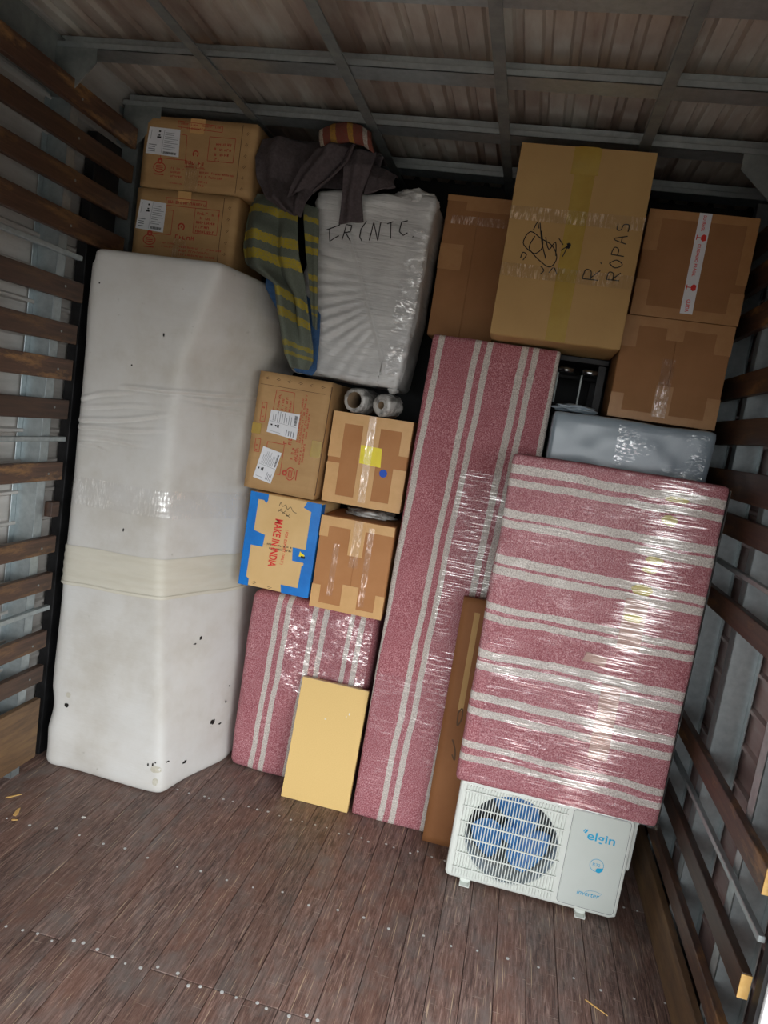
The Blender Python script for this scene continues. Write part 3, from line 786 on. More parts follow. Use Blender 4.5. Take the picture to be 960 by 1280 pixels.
class Face:
    """decals on the front of a carton, u and v run 0..1"""
    def __init__(s, e, tm='paper_tape'): s.tm = tm; s.k = 0; s.e = e; s.w = e['_w']; s.h = e['_h']; s.d = e['_d']
    def p(s, u, v): return (-s.w / 2 + u * s.w, v * s.h)
    def tape(s, u0, u1, v0, v1, mat=None, name='tape', y=-0.0012, wrap=None):
        a, b = s.p(u0, v0), s.p(u1, v1); s.k += 1; y -= 0.00014 * s.k
        m = MB().box(a[0], b[0], y, y + 0.0009, a[1], b[1])
        return m.build(name, mat or s.tm, s.e)
    def poly(s, pts, mat, name, y=-0.0015):
        P = [s.p(*q) for q in pts]
        return MB().prism(P, 'Y', y, y + 0.0008).build(name, mat, s.e)
    def label(s, pts, name='shipping_label', rot=0.0):
        """white printed label with barcode and small print; pts = four corners, first two along its reading direction"""
        P = [Vector((s.p(*q)[0], 0, s.p(*q)[1])) for q in pts]
        o = MB().prism([(q.x, q.z) for q in P], 'Y', -0.0022, -0.0014).build(name, 'white_label', s.e)
        A, X, Z = P[0], P[1] - P[0], P[3] - P[0]
        bk = MB(); gk = MB(); rr = random.Random(5)
        def quad(mb, a0, a1, b0, b1):
            n = len(mb.v)
            for aa, bb in ((a0, b0), (a1, b0), (a1, b1), (a0, b1)):
                q = A + X * aa + Z * bb; mb.v.append((q.x, -0.0028, q.z))
            mb.f.append((n, n + 1, n + 2, n + 3))
        t = 0.52
        while t < 0.9:
            w_ = rr.uniform(.008, .02); quad(bk, t, t + w_, 0.06, 0.15); t += w_ + rr.uniform(.006, .012)
        for i in range(9):
            quad(gk, 0.5, 0.5 + rr.uniform(.2, .42), 0.24 + i * 0.075, 0.255 + i * 0.075)
        for i in range(4):
            quad(gk, 0.06, 0.1 + rr.uniform(.15, .3), 0.1 + i * 0.08, 0.125 + i * 0.08)
        quad(gk, 0.46, 0.468, 0.05, 0.95)
        quad(bk, 0.30, 0.36, 0.84, 0.90); quad(bk, 0.27, 0.39, 0.62, 0.68); quad(bk, 0.30, 0.36, 0.70, 0.75)
        quad(gk, 0.08, 0.09, 0.55, 0.9)
        bk.build('barcode', 'black_ink', o)['kind'] = 'stuff'; gk.build('small_print', 'grey_ink', o)['kind'] = 'stuff'
        return o
    def frame(s, pts, w=0.0022, mat='red_ink', name='printed_frame'):
        P = [s.p(*q) for q in pts] + [s.p(*pts[0])]
        m = MB()
        for a, b in zip(P[:-1], P[1:]): m.ribbon([a, b], w, -0.0016)
        return m.build(name, mat, s.e)
    def print_lines(s, o, dirv, stepv, rows, size, mat='red_ink', name='printed_text', seed=1, gap=0.35):
        """o: start (u,v); dirv/stepv in metres; rows: lengths in metres"""
        rr = random.Random(seed); m = MB(); O = Vector((s.p(*o)[0], s.p(*o)[1])); D = Vector(dirv).normalized(); S = Vector(stepv)
        Nn = Vector((-D.y, D.x))
        for i, L in enumerate(rows):
            q = O + S * i; t = 0.0
            while t < L:
                c = rr.uniform(0.55, 1.0) * size; 
                if rr.random() > 0.15:
                    a = q + D * t; b = q + D * (t + c)
                    hh = size * rr.uniform(0.8, 1.1)
                    # letter-like marks: two strokes and a bar
                    m.ribbon([tuple(a), tuple(a + Nn * hh)], size * 0.24, -0.0016)
                    if rr.random() > .4: m.ribbon([tuple(b - D * size * .2), tuple(b - D * size * .2 + Nn * hh)], size * 0.24, -0.0017)
                    kz = rr.choice((0.1, 0.5, 0.9)); m.ribbon([tuple(a + Nn * hh * kz), tuple(b - D * size * .2 + Nn * hh * kz)], size * 0.22, -0.00165)
                t += c + size * gap
        q = m.build(name, mat, s.e); q['kind'] = 'stuff'; return q
    def crest(s, u, v, r, rot=0.0, name='printed_crest'):
        m = MB(); c = Vector(s.p(u, v)); R = Matrix.Rotation(rot, 2)
        def T(x, y): q = R @ Vector((x, y)); return (c.x + q.x, c.y + q.y)
        m.ribbon([T(r * math.cos(a), 0.72 * r * math.sin(a)) for a in np.linspace(0, 2 * math.pi, 25)], r * 0.14, -0.0016)
        for k in (-0.25, 0.0, 0.25): m.ribbon([T(-r * .6, k * r), T(r * .6, k * r)], r * 0.13, -0.0016)
        m.ribbon([T(0.32 * r * math.cos(a), 0.95 * r + 0.3 * r * math.sin(a)) for a in np.linspace(0, 2 * math.pi, 15)], r * 0.28, -0.0017)
        m.ribbon([T(-r * .85, -r * 1.05), T(r * .85, -r * 1.05)], r * 0.16, -0.0016)
        return m.build(name, 'red_ink', s.e)
    def emblem(s, u, v, r, rot=0.0):
        m = MB(); c = Vector(s.p(u, v)); R = Matrix.Rotation(rot, 2)
        def T(x, y): q = R @ Vector((x, y)); return (c.x + q.x, c.y + q.y)
        m.ribbon([T(r * math.cos(a), r * math.sin(a)) for a in np.linspace(-0.9, math.pi + 0.9, 17)], r * 0.45, -0.0016)
        m.ribbon([T(0, r * 0.2), T(0, -r * 0.3)], r * 0.35, -0.0016)
        return m.build('printed_emblem', 'red_ink', s.e)
    def write(s, strokes, w=0.0032, mat='black_ink', name='handwriting', y=-0.0018):
        m = MB()
        for st in strokes:
            P = [s.p(*q) for q in st]
            if len(P) > 2:
                PP = [Vector((a[0], a[1])) for a in P]; out = []
                for i in range(len(PP) - 1):
                    p0, p1, p2, p3 = PP[max(i - 1, 0)], PP[i], PP[i + 1], PP[min(i + 2, len(PP) - 1)]
                    for t in (0, .25, .5, .75):
                        out.append(0.5 * ((2 * p1) + (p2 - p0) * t + (2 * p0 - 5 * p1 + 4 * p2 - p3) * t * t + (3 * p1 - p0 - 3 * p2 + p3) * t ** 3))
                out.append(PP[-1]); P = [(q.x, q.y) for q in out]
            m.ribbon(P, w, y)
        q = m.build(name, mat, s.e); q['kind'] = 'stuff'; return q
    def slots(s, pts, size=0.012, ang=0.6):
        m = MB()
        for q in pts:
            c = s.p(*q)
            for k in (-0.3, 0.3):
                dx, dz = math.cos(ang) * size / 2, math.sin(ang) * size / 2
                m.ribbon([(c[0] - dx + k * size * .6, c[1] - dz - k * size * .5), (c[0] + dx + k * size * .6, c[1] + dz - k * size * .5)], 0.0018, -0.0014)
        q = m.build('staple_marks', 'dark_seam', s.e); q['kind'] = 'stuff'; return q

# -- two printed cartons stacked on the white bundle
def produce_box(label, *ext, upper):
    e = carton(label, *ext, 'tan', group='printed cartons with red markings')
    f = Face(e)
    f.tape(0.41, 0.54, 0.80 if upper else 0.86, 0.999, 'paper_tape', 'tape'); f.tape(0.41, 0.535, 0.0, 0.40, 'clear_tape', 'clear_tape')
    if upper:
        f.label([(0.03, 0.47), (0.335, 0.45), (0.325, 0.83), (0.045, 0.84)])
        f.frame([(0.30, 0.87), (0.70, 0.84), (0.70, 0.92), (0.30, 0.95)]); f.print_lines((0.33, 0.90), (1, -.02), (0, -.014), [0.17, 0.10], 0.008, seed=3)
        f.frame([(0.595, 0.44), (0.825, 0.44), (0.825, 0.77), (0.595, 0.77)]); f.frame([(0.17, 0.42), (0.40, 0.42), (0.39, 0.76), (0.17, 0.80)])
        f.print_lines((0.64, 0.66), (1, 0), (0.004, -.02), [.075, .07, .06, .03], 0.010, seed=4)
        f.emblem(0.485, 0.52, 0.011); f.print_lines((0.40, 0.37), (1, 0), (0, -.015), [.085], 0.013, seed=5); f.print_lines((0.40, 0.32), (1, 0), (0, -.015), [.09], 0.007, seed=6)
        f.crest(0.17, 0.29, 0.026)
        f.print_lines((0.28, 0.28), (1, -.02), (0, -.014), [.06, .05], 0.008, seed=7); f.print_lines((0.28, 0.17), (1, -.02), (0, -.014), [.05], 0.008, seed=9); f.print_lines((0.28, 0.08), (1, -.02), (0, -.014), [.05], 0.005, seed=9)
        f.print_lines((0.54, 0.26), (1, -.02), (0, -.016), [.15, .11], 0.008, seed=8); f.print_lines((0.54, 0.13), (1, -.02), (0, -.014), [.05, .02], 0.008, seed=8)
    else:
        f.label([(0.02, 0.46), (0.30, 0.44), (0.305, 0.82), (0.045, 0.84)])
        f.frame([(0.30, 0.80), (0.70, 0.80), (0.70, 0.90), (0.30, 0.90)]); f.print_lines((0.32, 0.83), (1, 0), (0, -.014), [0.16], 0.011, seed=13)
        f.frame([(0.595, 0.48), (0.83, 0.48), (0.83, 0.80), (0.595, 0.80)]); f.frame([(0.16, 0.42), (0.38, 0.42), (0.38, 0.74), (0.16, 0.74)])
        f.print_lines((0.62, 0.72), (1, 0), (0, -.0175), [.09, .075, .09, .05, .09], 0.011, seed=14)
        f.emblem(0.475, 0.54, 0.013); f.print_lines((0.385, 0.38), (1, 0), (0, -.015), [.10], 0.015, seed=15)
        f.crest(0.17, 0.33, 0.027); f.print_lines((0.30, 0.30), (1, 0), (0, -.014), [.05, .05], 0.006, seed=19)
        f.print_lines((0.48, 0.27), (1, 0), (0, -.015), [.18, .13, .16], 0.008, seed=18)
    f.slots([(0.925, 0.10 + 0.15 * i) for i in range(6)], 0.012, 0.9)
    mb = MB().box(f.w / 2 - 0.062, f.w / 2 - 0.060, -0.0006, 0.001, 0.01, f.h - 0.01); mb.build('crease', 'dark_seam', e)
    return e
produce_box('upper of the two red-printed cartons stacked under the roof above the white bundle', -1.733, -1.248, 2.78, 3.12, 2.432, 2.712, upper=True)
produce_box('lower of the two red-printed cartons standing on top of the white bundle', -1.735, -1.288, 2.775, 3.12, 2.124, 2.428, upper=False)

# -- box turned on its end with two white labels
A = carton('red-printed carton stood on end with two white labels above the blue-taped box', -1.125, -0.815, 2.80, 3.14, 1.272, 1.762, 'tan', roll=0.02)
f = Face(A)
f.label([(0.21, 0.47), (0.21, 0.69), (0.63, 0.695), (0.63, 0.48)][::-1] if False else [(0.64, 0.475), (0.64, 0.69), (0.235, 0.69), (0.215, 0.50)])
f.label([(0.38, 0.07), (0.47, 0.345), (0.20, 0.375), (0.12, 0.10)][::1])
f.frame([(0.26, 0.68), (0.54, 0.68), (0.52, 0.86), (0.27, 0.86)]); f.frame([(0.24, 0.16), (0.49, 0.16), (0.49, 0.42), (0.25, 0.42)])
f.frame([(0.10, 0.58), (0.165, 0.58), (0.165, 0.74), (0.10, 0.74)]); f.frame([(0.08, 0.32), (0.15, 0.32), (0.15, 0.43), (0.08, 0.43)])
f.print_lines((0.14, 0.60), (0, 1), (0.01, 0), [.06], 0.010, seed=31); f.print_lines((0.12, 0.33), (0, 1), (0.01, 0), [.045], 0.010, seed=32)
f.print_lines((0.34, 0.70), (0, 1), (0.017, 0), [.065, .06, .05, .04], 0.009, seed=33)
f.print_lines((0.665, 0.46), (0, 1), (0.012, 0), [.18, .20, .14], 0.008, seed=34); f.print_lines((0.78, 0.30), (0, 1), (0.013, 0), [.20], 0.008, seed=35)
f.print_lines((0.63, 0.31), (0, 1), (0.013, 0), [.05, .05], 0.009, seed=36); f.print_lines((0.70, 0.28), (0, 1), (0.013, 0), [.09, .10], 0.008, seed=37); f.print_lines((0.52, 0.43), (0, 1), (0.02, 0), [.03, .03], 0.015, seed=38)
f.crest(0.63, 0.185, 0.026, math.pi / 2)
f.slots([(0.12 + 0.155 * i, 0.945) for i in range(6)], 0.014, 0.5)
f.tape(0.86, 1.0, 0.36, 0.50, 'yellow_tape', 'tape'); f.tape(0.0, 0.13, 0.47, 0.56, 'yellow_tape', 'tape')
MB().box(-f.w / 2 + 0.01, f.w / 2 - 0.02, -0.0006, 0.001, f.h - 0.055, f.h - 0.0535).build('crease', 'dark_seam', A)
MB().box(f.w / 2 - 0.010, f.w / 2 + 0.002, 0.012, 0.0145, 0.02, f.h - 0.02).build('crease', 'dark_seam', A)

# -- blue-taped box
Cb = carton('light tan box edged with blue tape and printed in red', -1.092, -0.778, 2.80, 3.12, 0.858, 1.262, 'tan_light', roll=0.012, split=('H', 0.47))
f = Face(Cb)
f.poly([(0.0, 0.55), (0.115, 0.55), (0.12, 0.93), (0.20, 0.93), (0.235, 0.90), (0.255, 0.93), (0.255, 1.0), (0.0, 1.0)], 'blue_tape', 'blue_tape')
f.poly([(0.0, 0.44), (0.27, 0.44), (0.28, 0.57), (0.14, 0.595), (0.0, 0.64)], 'blue_tape', 'blue_tape', -0.0020)
f.poly([(0.0, 0.0), (0.14, 0.0), (0.14, 0.075), (0.10, 0.095), (0.10, 0.44), (0.0, 0.44)], 'blue_tape', 'blue_tape')
f.poly([(0.80, 1.0), (1.0, 1.0), (1.0, 0.0), (0.62, 0.0), (0.60, 0.085), (0.84, 0.085), (0.85, 0.33), (0.87, 0.33), (0.87, 0.90), (0.76, 0.93)], 'blue_tape', 'blue_tape')
f.poly([(0.71, 0.36), (0.88, 0.36), (0.88, 0.50), (0.69, 0.50)], 'blue_tape', 'blue_tape', -0.0020)
f.poly([(0.79, 0.42), (0.86, 0.42), (0.87, 0.44), (0.82, 0.46), (0.80, 0.475)], 'yellow_label', 'sticker', -0.0030)
f.poly([(0.82, 0.405), (0.88, 0.405), (0.88, 0.43), (0.82, 0.43)], 'hole', 'sticker', -0.0033)
text_obj('printed_words', 'MAKE IN INDIA', 0.205, 0.034, 'bright_red_ink', Cb, (-0.018, -0.0024, 0.205), -math.pi / 2 - 0.02, bold=0.022)
text_obj('printed_words', '( FOR EXPORT ONLY )', 0.15, 0.016, 'bright_red_ink', Cb, (0.022, -0.0024, 0.195), -math.pi / 2 - 0.02)
f.print_lines((0.33, 0.475), (1, 0.03), (0.012, -.016), [.11, .10], 0.007, 'black_ink', 'printed_text', 41)
f.write([[(0.42, 0.90), (0.44, 0.94), (0.47, 0.90), (0.51, 0.925), (0.54, 0.88), (0.58, 0.91), (0.62, 0.87), (0.67, 0.86)], [(0.41, 0.86), (0.49, 0.84), (0.59, 0.80)], [(0.42, 0.84), (0.46, 0.875), (0.48, 0.83), (0.52, 0.86), (0.54, 0.81), (0.58, 0.83)]], 0.0018)
f.slots([(0.22, 0.045), (0.45, 0.03)], 0.016, 0.5)
MB().box(f.w / 2, f.w / 2 + 0.0009, 0.0, 0.05, 0.004, f.h - 0.004).build('blue_tape', 'blue_tape', Cb)
MB().box(-f.w / 2 - 0.0009, -f.w / 2, 0.0, 0.05, 0.004, f.h - 0.004).build('blue_tape', 'blue_tape', Cb)

# -- tan box with yellow label
B = carton('tan box with yellow label and blue dot sticker under the film rolls', -0.796, -0.458, 2.86, 3.20, 1.270, 1.648, 'tan_red', split=('V', 0.5))
f = Face(B)
for t in ((0.0, 0.16, 0.0, 0.44), (0.0, 0.16, 0.50, 1.0), (0.84, 1.0, 0.0, 0.47), (0.88, 1.0, 0.62, 1.0), (0.16, 0.88, 0.88, 1.0), (0.16, 0.84, 0.0, 0.085)): f.tape(*t, y=-0.0010)
f.tape(0.395, 0.615, 0.0, 1.0, y=-0.0016)
f.tape(0.46, 0.55, 0.05, 0.999, 'clear_tape', 'clear_tape', y=-0.0048)
yl = f.poly([(0.41, 0.475), (0.68, 0.462), (0.665, 0.67), (0.40, 0.675)], 'yellow_label', 'yellow_label', -0.0028)
f.print_lines((0.43, 0.62), (1, -0.02), (0, -.014), [.07, .075, .06, .075], 0.005, 'yellow_tape', 'small_print', 51)
m = MB(); c = f.p(0.725, 0.405); m.prism([(c[0] + 0.0165 * math.cos(t / 24 * 2 * math.pi), c[1] + 0.0165 * math.sin(t / 24 * 2 * math.pi)) for t in range(24)], 'Y', -0.0030, -0.0014); m.build('dot_sticker', 'blue_sticker', B)

# -- tan box below it
D = carton('tan taped box between the blue-edged box and the tall striped panel', -0.768, -0.456, 2.80, 3.14, 0.828, 1.218, 'tan_red', split=('V', 0.52))
f = Face(D)
for t in ((0.0, 0.12, 0.0, 0.25), (0.0, 0.12, 0.78, 1.0), (0.88, 1.0, 0.0, 0.25), (0.12, 1.0, 0.90, 1.0), (0.12, 0.44, 0.0, 0.06), (0.62, 0.88, 0.0, 0.06)): f.tape(*t, y=-0.0010)
f.tape(0.42, 0.64, 0.0, 0.30, y=-0.0016); f.tape(0.42, 0.62, 0.62, 1.0, y=-0.0016)
f.tape(0.46, 0.58, 0.5, 0.999, 'clear_tape', 'clear_tape', y=-0.0048); f.tape(0.66, 0.74, 0.1, 0.95, 'clear_tape', 'clear_tape', y=-0.0040); f.tape(0.22, 0.30, 0.15, 0.72, 'clear_tape', 'clear_tape', y=-0.0040)
MB().box(-f.w / 2 + 0.10, -f.w / 2 + 0.19, 0.0, 0.18, f.h, f.h + 0.001).build('tape', 'paper_tape', D)

# crumpled film wedged between the two
def crumple(name, label, loc, size, mat='foam_roll', seed=0.0, cat='plastic film', amp=0.35):
    bm = bmesh.new(); bmesh.ops.create_icosphere(bm, subdivisions=4, radius=1.0)
    for v in bm.verts:
        k = 1 + amp * ns(v.co.x * 2.3 + seed, v.co.y * 2.3, v.co.z * 2.3) + 0.5 * amp * abs(ns(v.co.x * 6, v.co.y * 6 + seed, v.co.z * 6))
        v.co = Vector((v.co.x * size[0], v.co.y * size[1], v.co.z * size[2])) * k
    me = bpy.data.meshes.new(name); bm.to_mesh(me); bm.free(); me.materials.append(MT[mat])
    zmin = min(v.co.z for v in me.vertices)
    for v in me.vertices: v.co.z = max(v.co.z, zmin * 0.75) - zmin * 0.75
    for p in me.polygons: p.use_smooth = True
    o = bpy.data.objects.new(name, me); COL.objects.link(o); o.location = loc
    return tag(o, label, cat)
crumple('crumpled_film', 'crumpled clear film wedged between the two tan taped boxes', (-0.60, 2.98, 1.218), (0.11, 0.11, 0.021), seed=2.0, amp=0.25)

# -- right stack
R1 = carton('lower brown taped box of the pair under the dark roof corner', 0.278, 0.668, 2.84, 3.14, 1.788, 2.168, 'tan_dark', split=('V', 0.5))
f = Face(R1, 'shaded_tape')
for t in ((0.0, 0.12, 0.0, 0.24), (0.0, 0.14, 0.70, 1.0), (0.88, 1.0, 0.0, 0.30), (0.85, 1.0, 0.72, 1.0), (0.14, 0.85, 0.91, 1.0), (0.12, 0.88, 0.0, 0.08)): f.tape(*t, y=-0.0010)
f.tape(0.40, 0.56, 0.80, 1.0, y=-0.0016); f.tape(0.40, 0.56, 0.0, 0.36, y=-0.0016)
f.tape(0.41, 0.53, 0.05, 0.62, 'clear_tape', 'clear_tape', y=-0.0048)
R2 = carton('upper brown box sealed with a white fragile tape under the roof', 0.290, 0.672, 2.84, 3.14, 2.171, 2.552, 'tan_dark', split=('V', 0.5))
f = Face(R2, 'shaded_tape')
for t in ((0.0, 0.13, 0.0, 0.34), (0.0, 0.13, 0.62, 0.92), (0.90, 1.0, 0.38, 1.0), (0.0, 1.0, 0.92, 1.0), (0.0, 1.0, 0.0, 0.10), (0.87, 1.0, 0.0, 0.30)): f.tape(*t, y=-0.0010)
ft = f.tape(0.455, 0.570, 0.06, 1.0, 'white_label', 'fragile_tape', y=-0.0022)
xc = -f.w / 2 + 0.512 * f.w
for zc, L, s in ((0.345, 0.055, 'DO FRÁGIL'), (0.215, 0.115, 'CUIDADO FRÁGIL'), (0.052, 0.045, 'CUIDA')):
    text_obj('printed_words', s, L, 0.013, 'bright_red_ink', R2, (xc, -0.0042, zc), -math.pi / 2, bold=0.02)
for zc in (0.295, 0.118):
    g = MB(); r = 0.0125
    g.prism([(xc + 0.004 + r * 0.2, zc - r), (xc + 0.004 + r, zc - r * .7), (xc + 0.004 + r, zc + r * .7), (xc + 0.004 + r * 0.2, zc + r), (xc + 0.004 - r * 0.4, zc + r * 0.5), (xc + 0.004 - r * .4, zc - r * .5)], 'Y', -0.0042, -0.0034)
    g.ribbon([(xc - 0.001, zc), (xc - 0.016, zc)], 0.003, -0.0042); g.ribbon([(xc - 0.016, zc - 0.009), (xc - 0.016, zc + 0.009)], 0.003, -0.0042)
    g.build('glass_symbol', 'bright_red_ink', R2)

BG = carton('large tan carton with yellow tape and handwriting high under the roof', -0.205, 0.268, 2.70, 3.28, 2.016, 2.694, 'tan_big', roll=0.0, split=('V', 0.5))
f = Face(BG)
f.tape(0.43, 0.58, 0.0, 1.0, 'yellow_tape', 'yellow_tape'); f.tape(0.555, 0.70, 0.52, 1.0, 'yellow_tape', 'yellow_tape', -0.0008) if False else None
f.tape(0.40, 0.60, 0.86, 0.995, 'yellow_tape', 'yellow_tape', -0.0018)
for vz in (0.345, 0.64): f.tape(0.0, 1.0, vz - 0.035, vz + 0.035, 'clear_tape', 'clear_tape', -0.0046)
f.tape(0.62, 0.97, 0.15, 0.44, 'paper_tape', 'tape', -0.0006) if False else None
f.write([[(0.20, 0.45), (0.14, 0.49), (0.18, 0.55), (0.27, 0.52), (0.36, 0.49), (0.41, 0.43), (0.37, 0.38), (0.28, 0.41), (0.21, 0.45)],
         [(0.22, 0.53), (0.19, 0.47), (0.24, 0.44), (0.29, 0.48), (0.26, 0.56)], [(0.30, 0.53), (0.34, 0.47), (0.38, 0.51), (0.40, 0.44)],
         [(0.16, 0.40), (0.18, 0.43), (0.15, 0.44), (0.14, 0.41)], [(0.20, 0.56), (0.22, 0.60), (0.24, 0.57)], [(0.37, 0.35), (0.40, 0.38), (0.43, 0.35)], [(0.30, 0.38), (0.33, 0.36), (0.31, 0.34)],
         [(0.24, 0.60), (0.28, 0.50), (0.33, 0.42)], [(0.40, 0.53), (0.44, 0.50)], [(0.43, 0.47), (0.47, 0.49), (0.45, 0.44)]], 0.0035)
# R.  ROPAS (written sideways, reading upwards)
def sideways(o, k, strokes): return [[(o[0] - k * p[1], o[1] + k * 0.7 * p[0]) for p in st] for st in strokes]
LET = {'R': [[(0, 0), (0, 1)], [(0, 1), (.55, .9), (.5, .55), (0, .5)], [(.1, .5), (.6, 0)]], 'O': [[(.3, 1), (0, .5), (.3, 0), (.6, .5), (.3, 1)]],
       'P': [[(0, 0), (.05, 1)], [(.05, 1), (.6, .85), (.5, .5), (.05, .5)]], 'A': [[(0, 0), (.3, 1), (.6, 0)], [(.1, .4), (.5, .4)]], 'S': [[(.55, .9), (.1, .9), (.1, .6), (.5, .45), (.5, .05), (0, .05)]], '.': [[(0, 0), (.08, .08)]]}
st = sideways((0.745, 0.34), 0.12, LET['R']) + sideways((0.745, 0.425), 0.12, LET['.'])
for i, ch in enumerate('ROPAS'): st += sideways((0.895, 0.35 + 0.062 * i), 0.095, LET[ch])
f.write(st, 0.0035)
f.write([[(0.47, 0.50), (0.485, 0.505), (0.48, 0.49), (0.47, 0.50)]], 0.012)
BH = carton('brown box between the white plastic bundle and the large handwritten carton', -0.49, -0.215, 3.025, 3.36, 2.022, 2.592, 'tan_dark', split=('V', 0.5))
f = Face(BH, 'shaded_tape')
f.tape(0.0, 0.3, 0.96, 1.0, y=-0.001); f.tape(0.0, 0.35, 0.48, 0.66, y=-0.001); f.tape(0.3, 1.0, 0.90, 1.0, y=-0.001)
f.tape(0.1, 0.95, 0.80, 0.86, 'clear_tape', 'clear_tape', -0.0046)
CT = carton('tall narrow cardboard sleeve standing behind the air conditioner', -0.132, 0.30, 2.682, 2.722, 0.0, 1.02, 'sleeve', name='cardboard_sleeve', bev=0.003)
f = Face(CT)
f.tape(0.12, 0.17, 0.56, 0.95, 'tan_big', 'tape', -0.001)
f.write([[(0.13, 0.55), (0.16, 0.57), (0.17, 0.53), (0.14, 0.50), (0.13, 0.55)], [(0.12, 0.44), (0.16, 0.40), (0.17, 0.36), (0.14, 0.38)]], 0.006, 'dark_seam')
CT['category'] = 'cardboard'

# ------------------------------------------------------------------ blanket-wrapped panels
def wrapped_panel(name, label, cat, loc, rot, w, d, h, r, mat, amp, film, step=0.016, seed=0.0, group=None):
    e = empty(name, label, cat, loc, rot, group)
    def disp(p, n):
        t = amp * ns(p.x * 5 + seed, p.y * 5, p.z * 4) + 0.35 * amp * ns(p.x * 16, p.y * 16 + seed, p.z * 12)
        return p + n * t
    V, Fc = rbox(w, d, h, r, step, disp)
    mesh_obj('blanket', V, Fc, mat, e, smooth=True)
    for i, fs in enumerate(film):
        film_sheet('stretch_film', e, *fs[:4], -amp - 0.004, fs[4], fs[5], seed=seed + i * 3.1, stretch=fs[6])
    return e

# short bundle behind the fibreboard
s_short = [(-.03 + a, -.03 + a + .026) for a in ()]
sx = 0.775
st_short = []
for xw in (-0.955, -0.908, -0.79, -0.742, -0.625, -0.578): st_short.append((xw + 0.77 - 0.011, xw + 0.77 + 0.012))
MT['blanket_short'] = blanket_mat('pink_blanket_vertical_stripes_short', 'X', st_short, -0.30, 0.30, tilt=-0.035)
SB = wrapped_panel('blanket_bundle', 'short pink striped blanket bundle behind the fibreboard, wrapped in film', 'bundle', (-0.77, 2.865, 0.001), (0, 0.012, 0),
                   0.575, 0.36, 0.824, 0.035, 'blanket_short', 0.006,
                   [(-0.27, 0.27, 0.02, 0.80, 'film', 0.004, (4, 12)), (-0.10, 0.27, 0.42, 0.80, 'film_steep', 0.014, (9, 9))], seed=1.0)
# tall panel
stt = []
for xw in (-0.405, -0.262, -0.215, -0.080, -0.036, 0.058, 0.100): stt.append((xw + 0.132 - 0.0125, xw + 0.132 + 0.0125))
MT['blanket_tall'] = blanket_mat('pink_blanket_vertical_stripes_tall', 'X', stt, -0.38, 0.30, tilt=-0.030)
TP = wrapped_panel('blanket_package', 'tall narrow pink striped blanket panel leaning in the middle of the cargo', 'panel', (-0.192, 2.735, 0.001), (-0.058, 0.004, 0),
                   0.505, 0.055, 2.010, 0.012, 'blanket_tall', 0.003,
                   [(-0.05, 0.245, 0.62, 1.50, 'film_wide', 0.006, (2, 40)), (-0.24, 0.12, 0.01, 0.62, 'film', 0.003, (5, 10))], seed=4.0)
# right panel resting on the air conditioner
str_ = []
for zz in (1.543, 1.497, 1.388, 1.348, 1.224, 1.184, 1.056, 1.018, 0.886, 0.842, 0.723, 0.667, 0.538, 0.490): str_.append((zz - 0.403 - 0.014, zz - 0.403 + 0.014))
str_.sort()
MT['blanket_wide'] = blanket_mat('pink_blanket_cross_stripes', 'Z', str_, -0.02, 1.22, tilt=0.012, wav=0.010)
RP = wrapped_panel('blanket_package', 'wide pink cross-striped blanket panel in shiny film resting on the air conditioner', 'panel', (0.314, 2.455, 0.402), (0, 0, 0),
                   0.704, 0.105, 1.198, 0.016, 'blanket_wide', 0.004,
                   [(-0.35, 0.35, 0.005, 1.19, 'film_band', 0.006, (1.6, 34)), (-0.30, 0.34, 0.03, 0.50, 'film_wide', 0.005, (2, 30))], seed=7.0)
MT['pale_tape'] = pm('beige_paper_tape', 'a98478', 'b59386', 30, 0.5)
MT['pale_yellow'] = pm('faded_yellow_tape', 'b3a352', 'c4b66a', 40, 0.4)
for (x, z, a, b) in ((0.195, 1.13, .045, .012), (0.185, 1.06, .03, .02), (0.165, 0.92, .035, .016), (0.155, 0.885, .03, .012), (0.145, 0.815, .04, .022), (0.135, 0.715, .036, .018)):
    MB().prism([(x - a * .7, z - b * .6), (x - a * .1, z - b * .9), (x + a * .6, z - b * .8), (x + a * .9, z), (x + a * .7, z + b * .5), (x, z + b * .8), (x - a * .5, z + b * .7), (x - a * .9, z + b * .1)], 'Y', -0.0065, -0.0055).build('yellow_patch', 'pale_yellow', RP)
MB().box(0.10, 0.175, -0.0062, -0.0055, 0.60, 0.78).build('tape_or_glint_strip', 'pale_tape', RP)
MB().box(0.08, 0.145, -0.0062, -0.0055, 0.20, 0.47).build('tape_or_glint_strip', 'pale_tape', RP)
MB().prism([(0.00, 0.535), (0.075, 0.53), (0.08, 0.56), (0.01, 0.568)], 'Y', -0.0062, -0.0055).build('tape_or_glint_strip', 'pale_tape', RP)  # pale patch painted for a highlight on the film
MB().box(0.3535, 0.3565, 0.01, 0.095, 0.01, 1.185).build('black_edge', 'hole', RP)

# fibreboard panel leaning on the short bundle
FB = empty('fibreboard_panel', 'plain yellowish fibreboard panel leaning on the short striped bundle', 'board', (-0.607, 2.735, 0.001), (-0.15, 0.0, 0.0))
MB().box(-0.147, 0.147, 0, 0.028, 0, 0.515).build('board', 'mdf', FB, bevel=0.0015)
MB().box(-0.146, 0.146, 0.001, 0.027, 0.515, 0.5165).build('top_edge', 'mdf_edge', FB)
MB().rect(-0.02, -0.012, 0.36, 0.364, -0.0006).rect(0.08, 0.084, 0.40, 0.41, -0.0006).rect(0.07, 0.073, 0.39, 0.394, -0.0006).build('chip_marks', 'paper', FB)['kind'] = 'stuff'

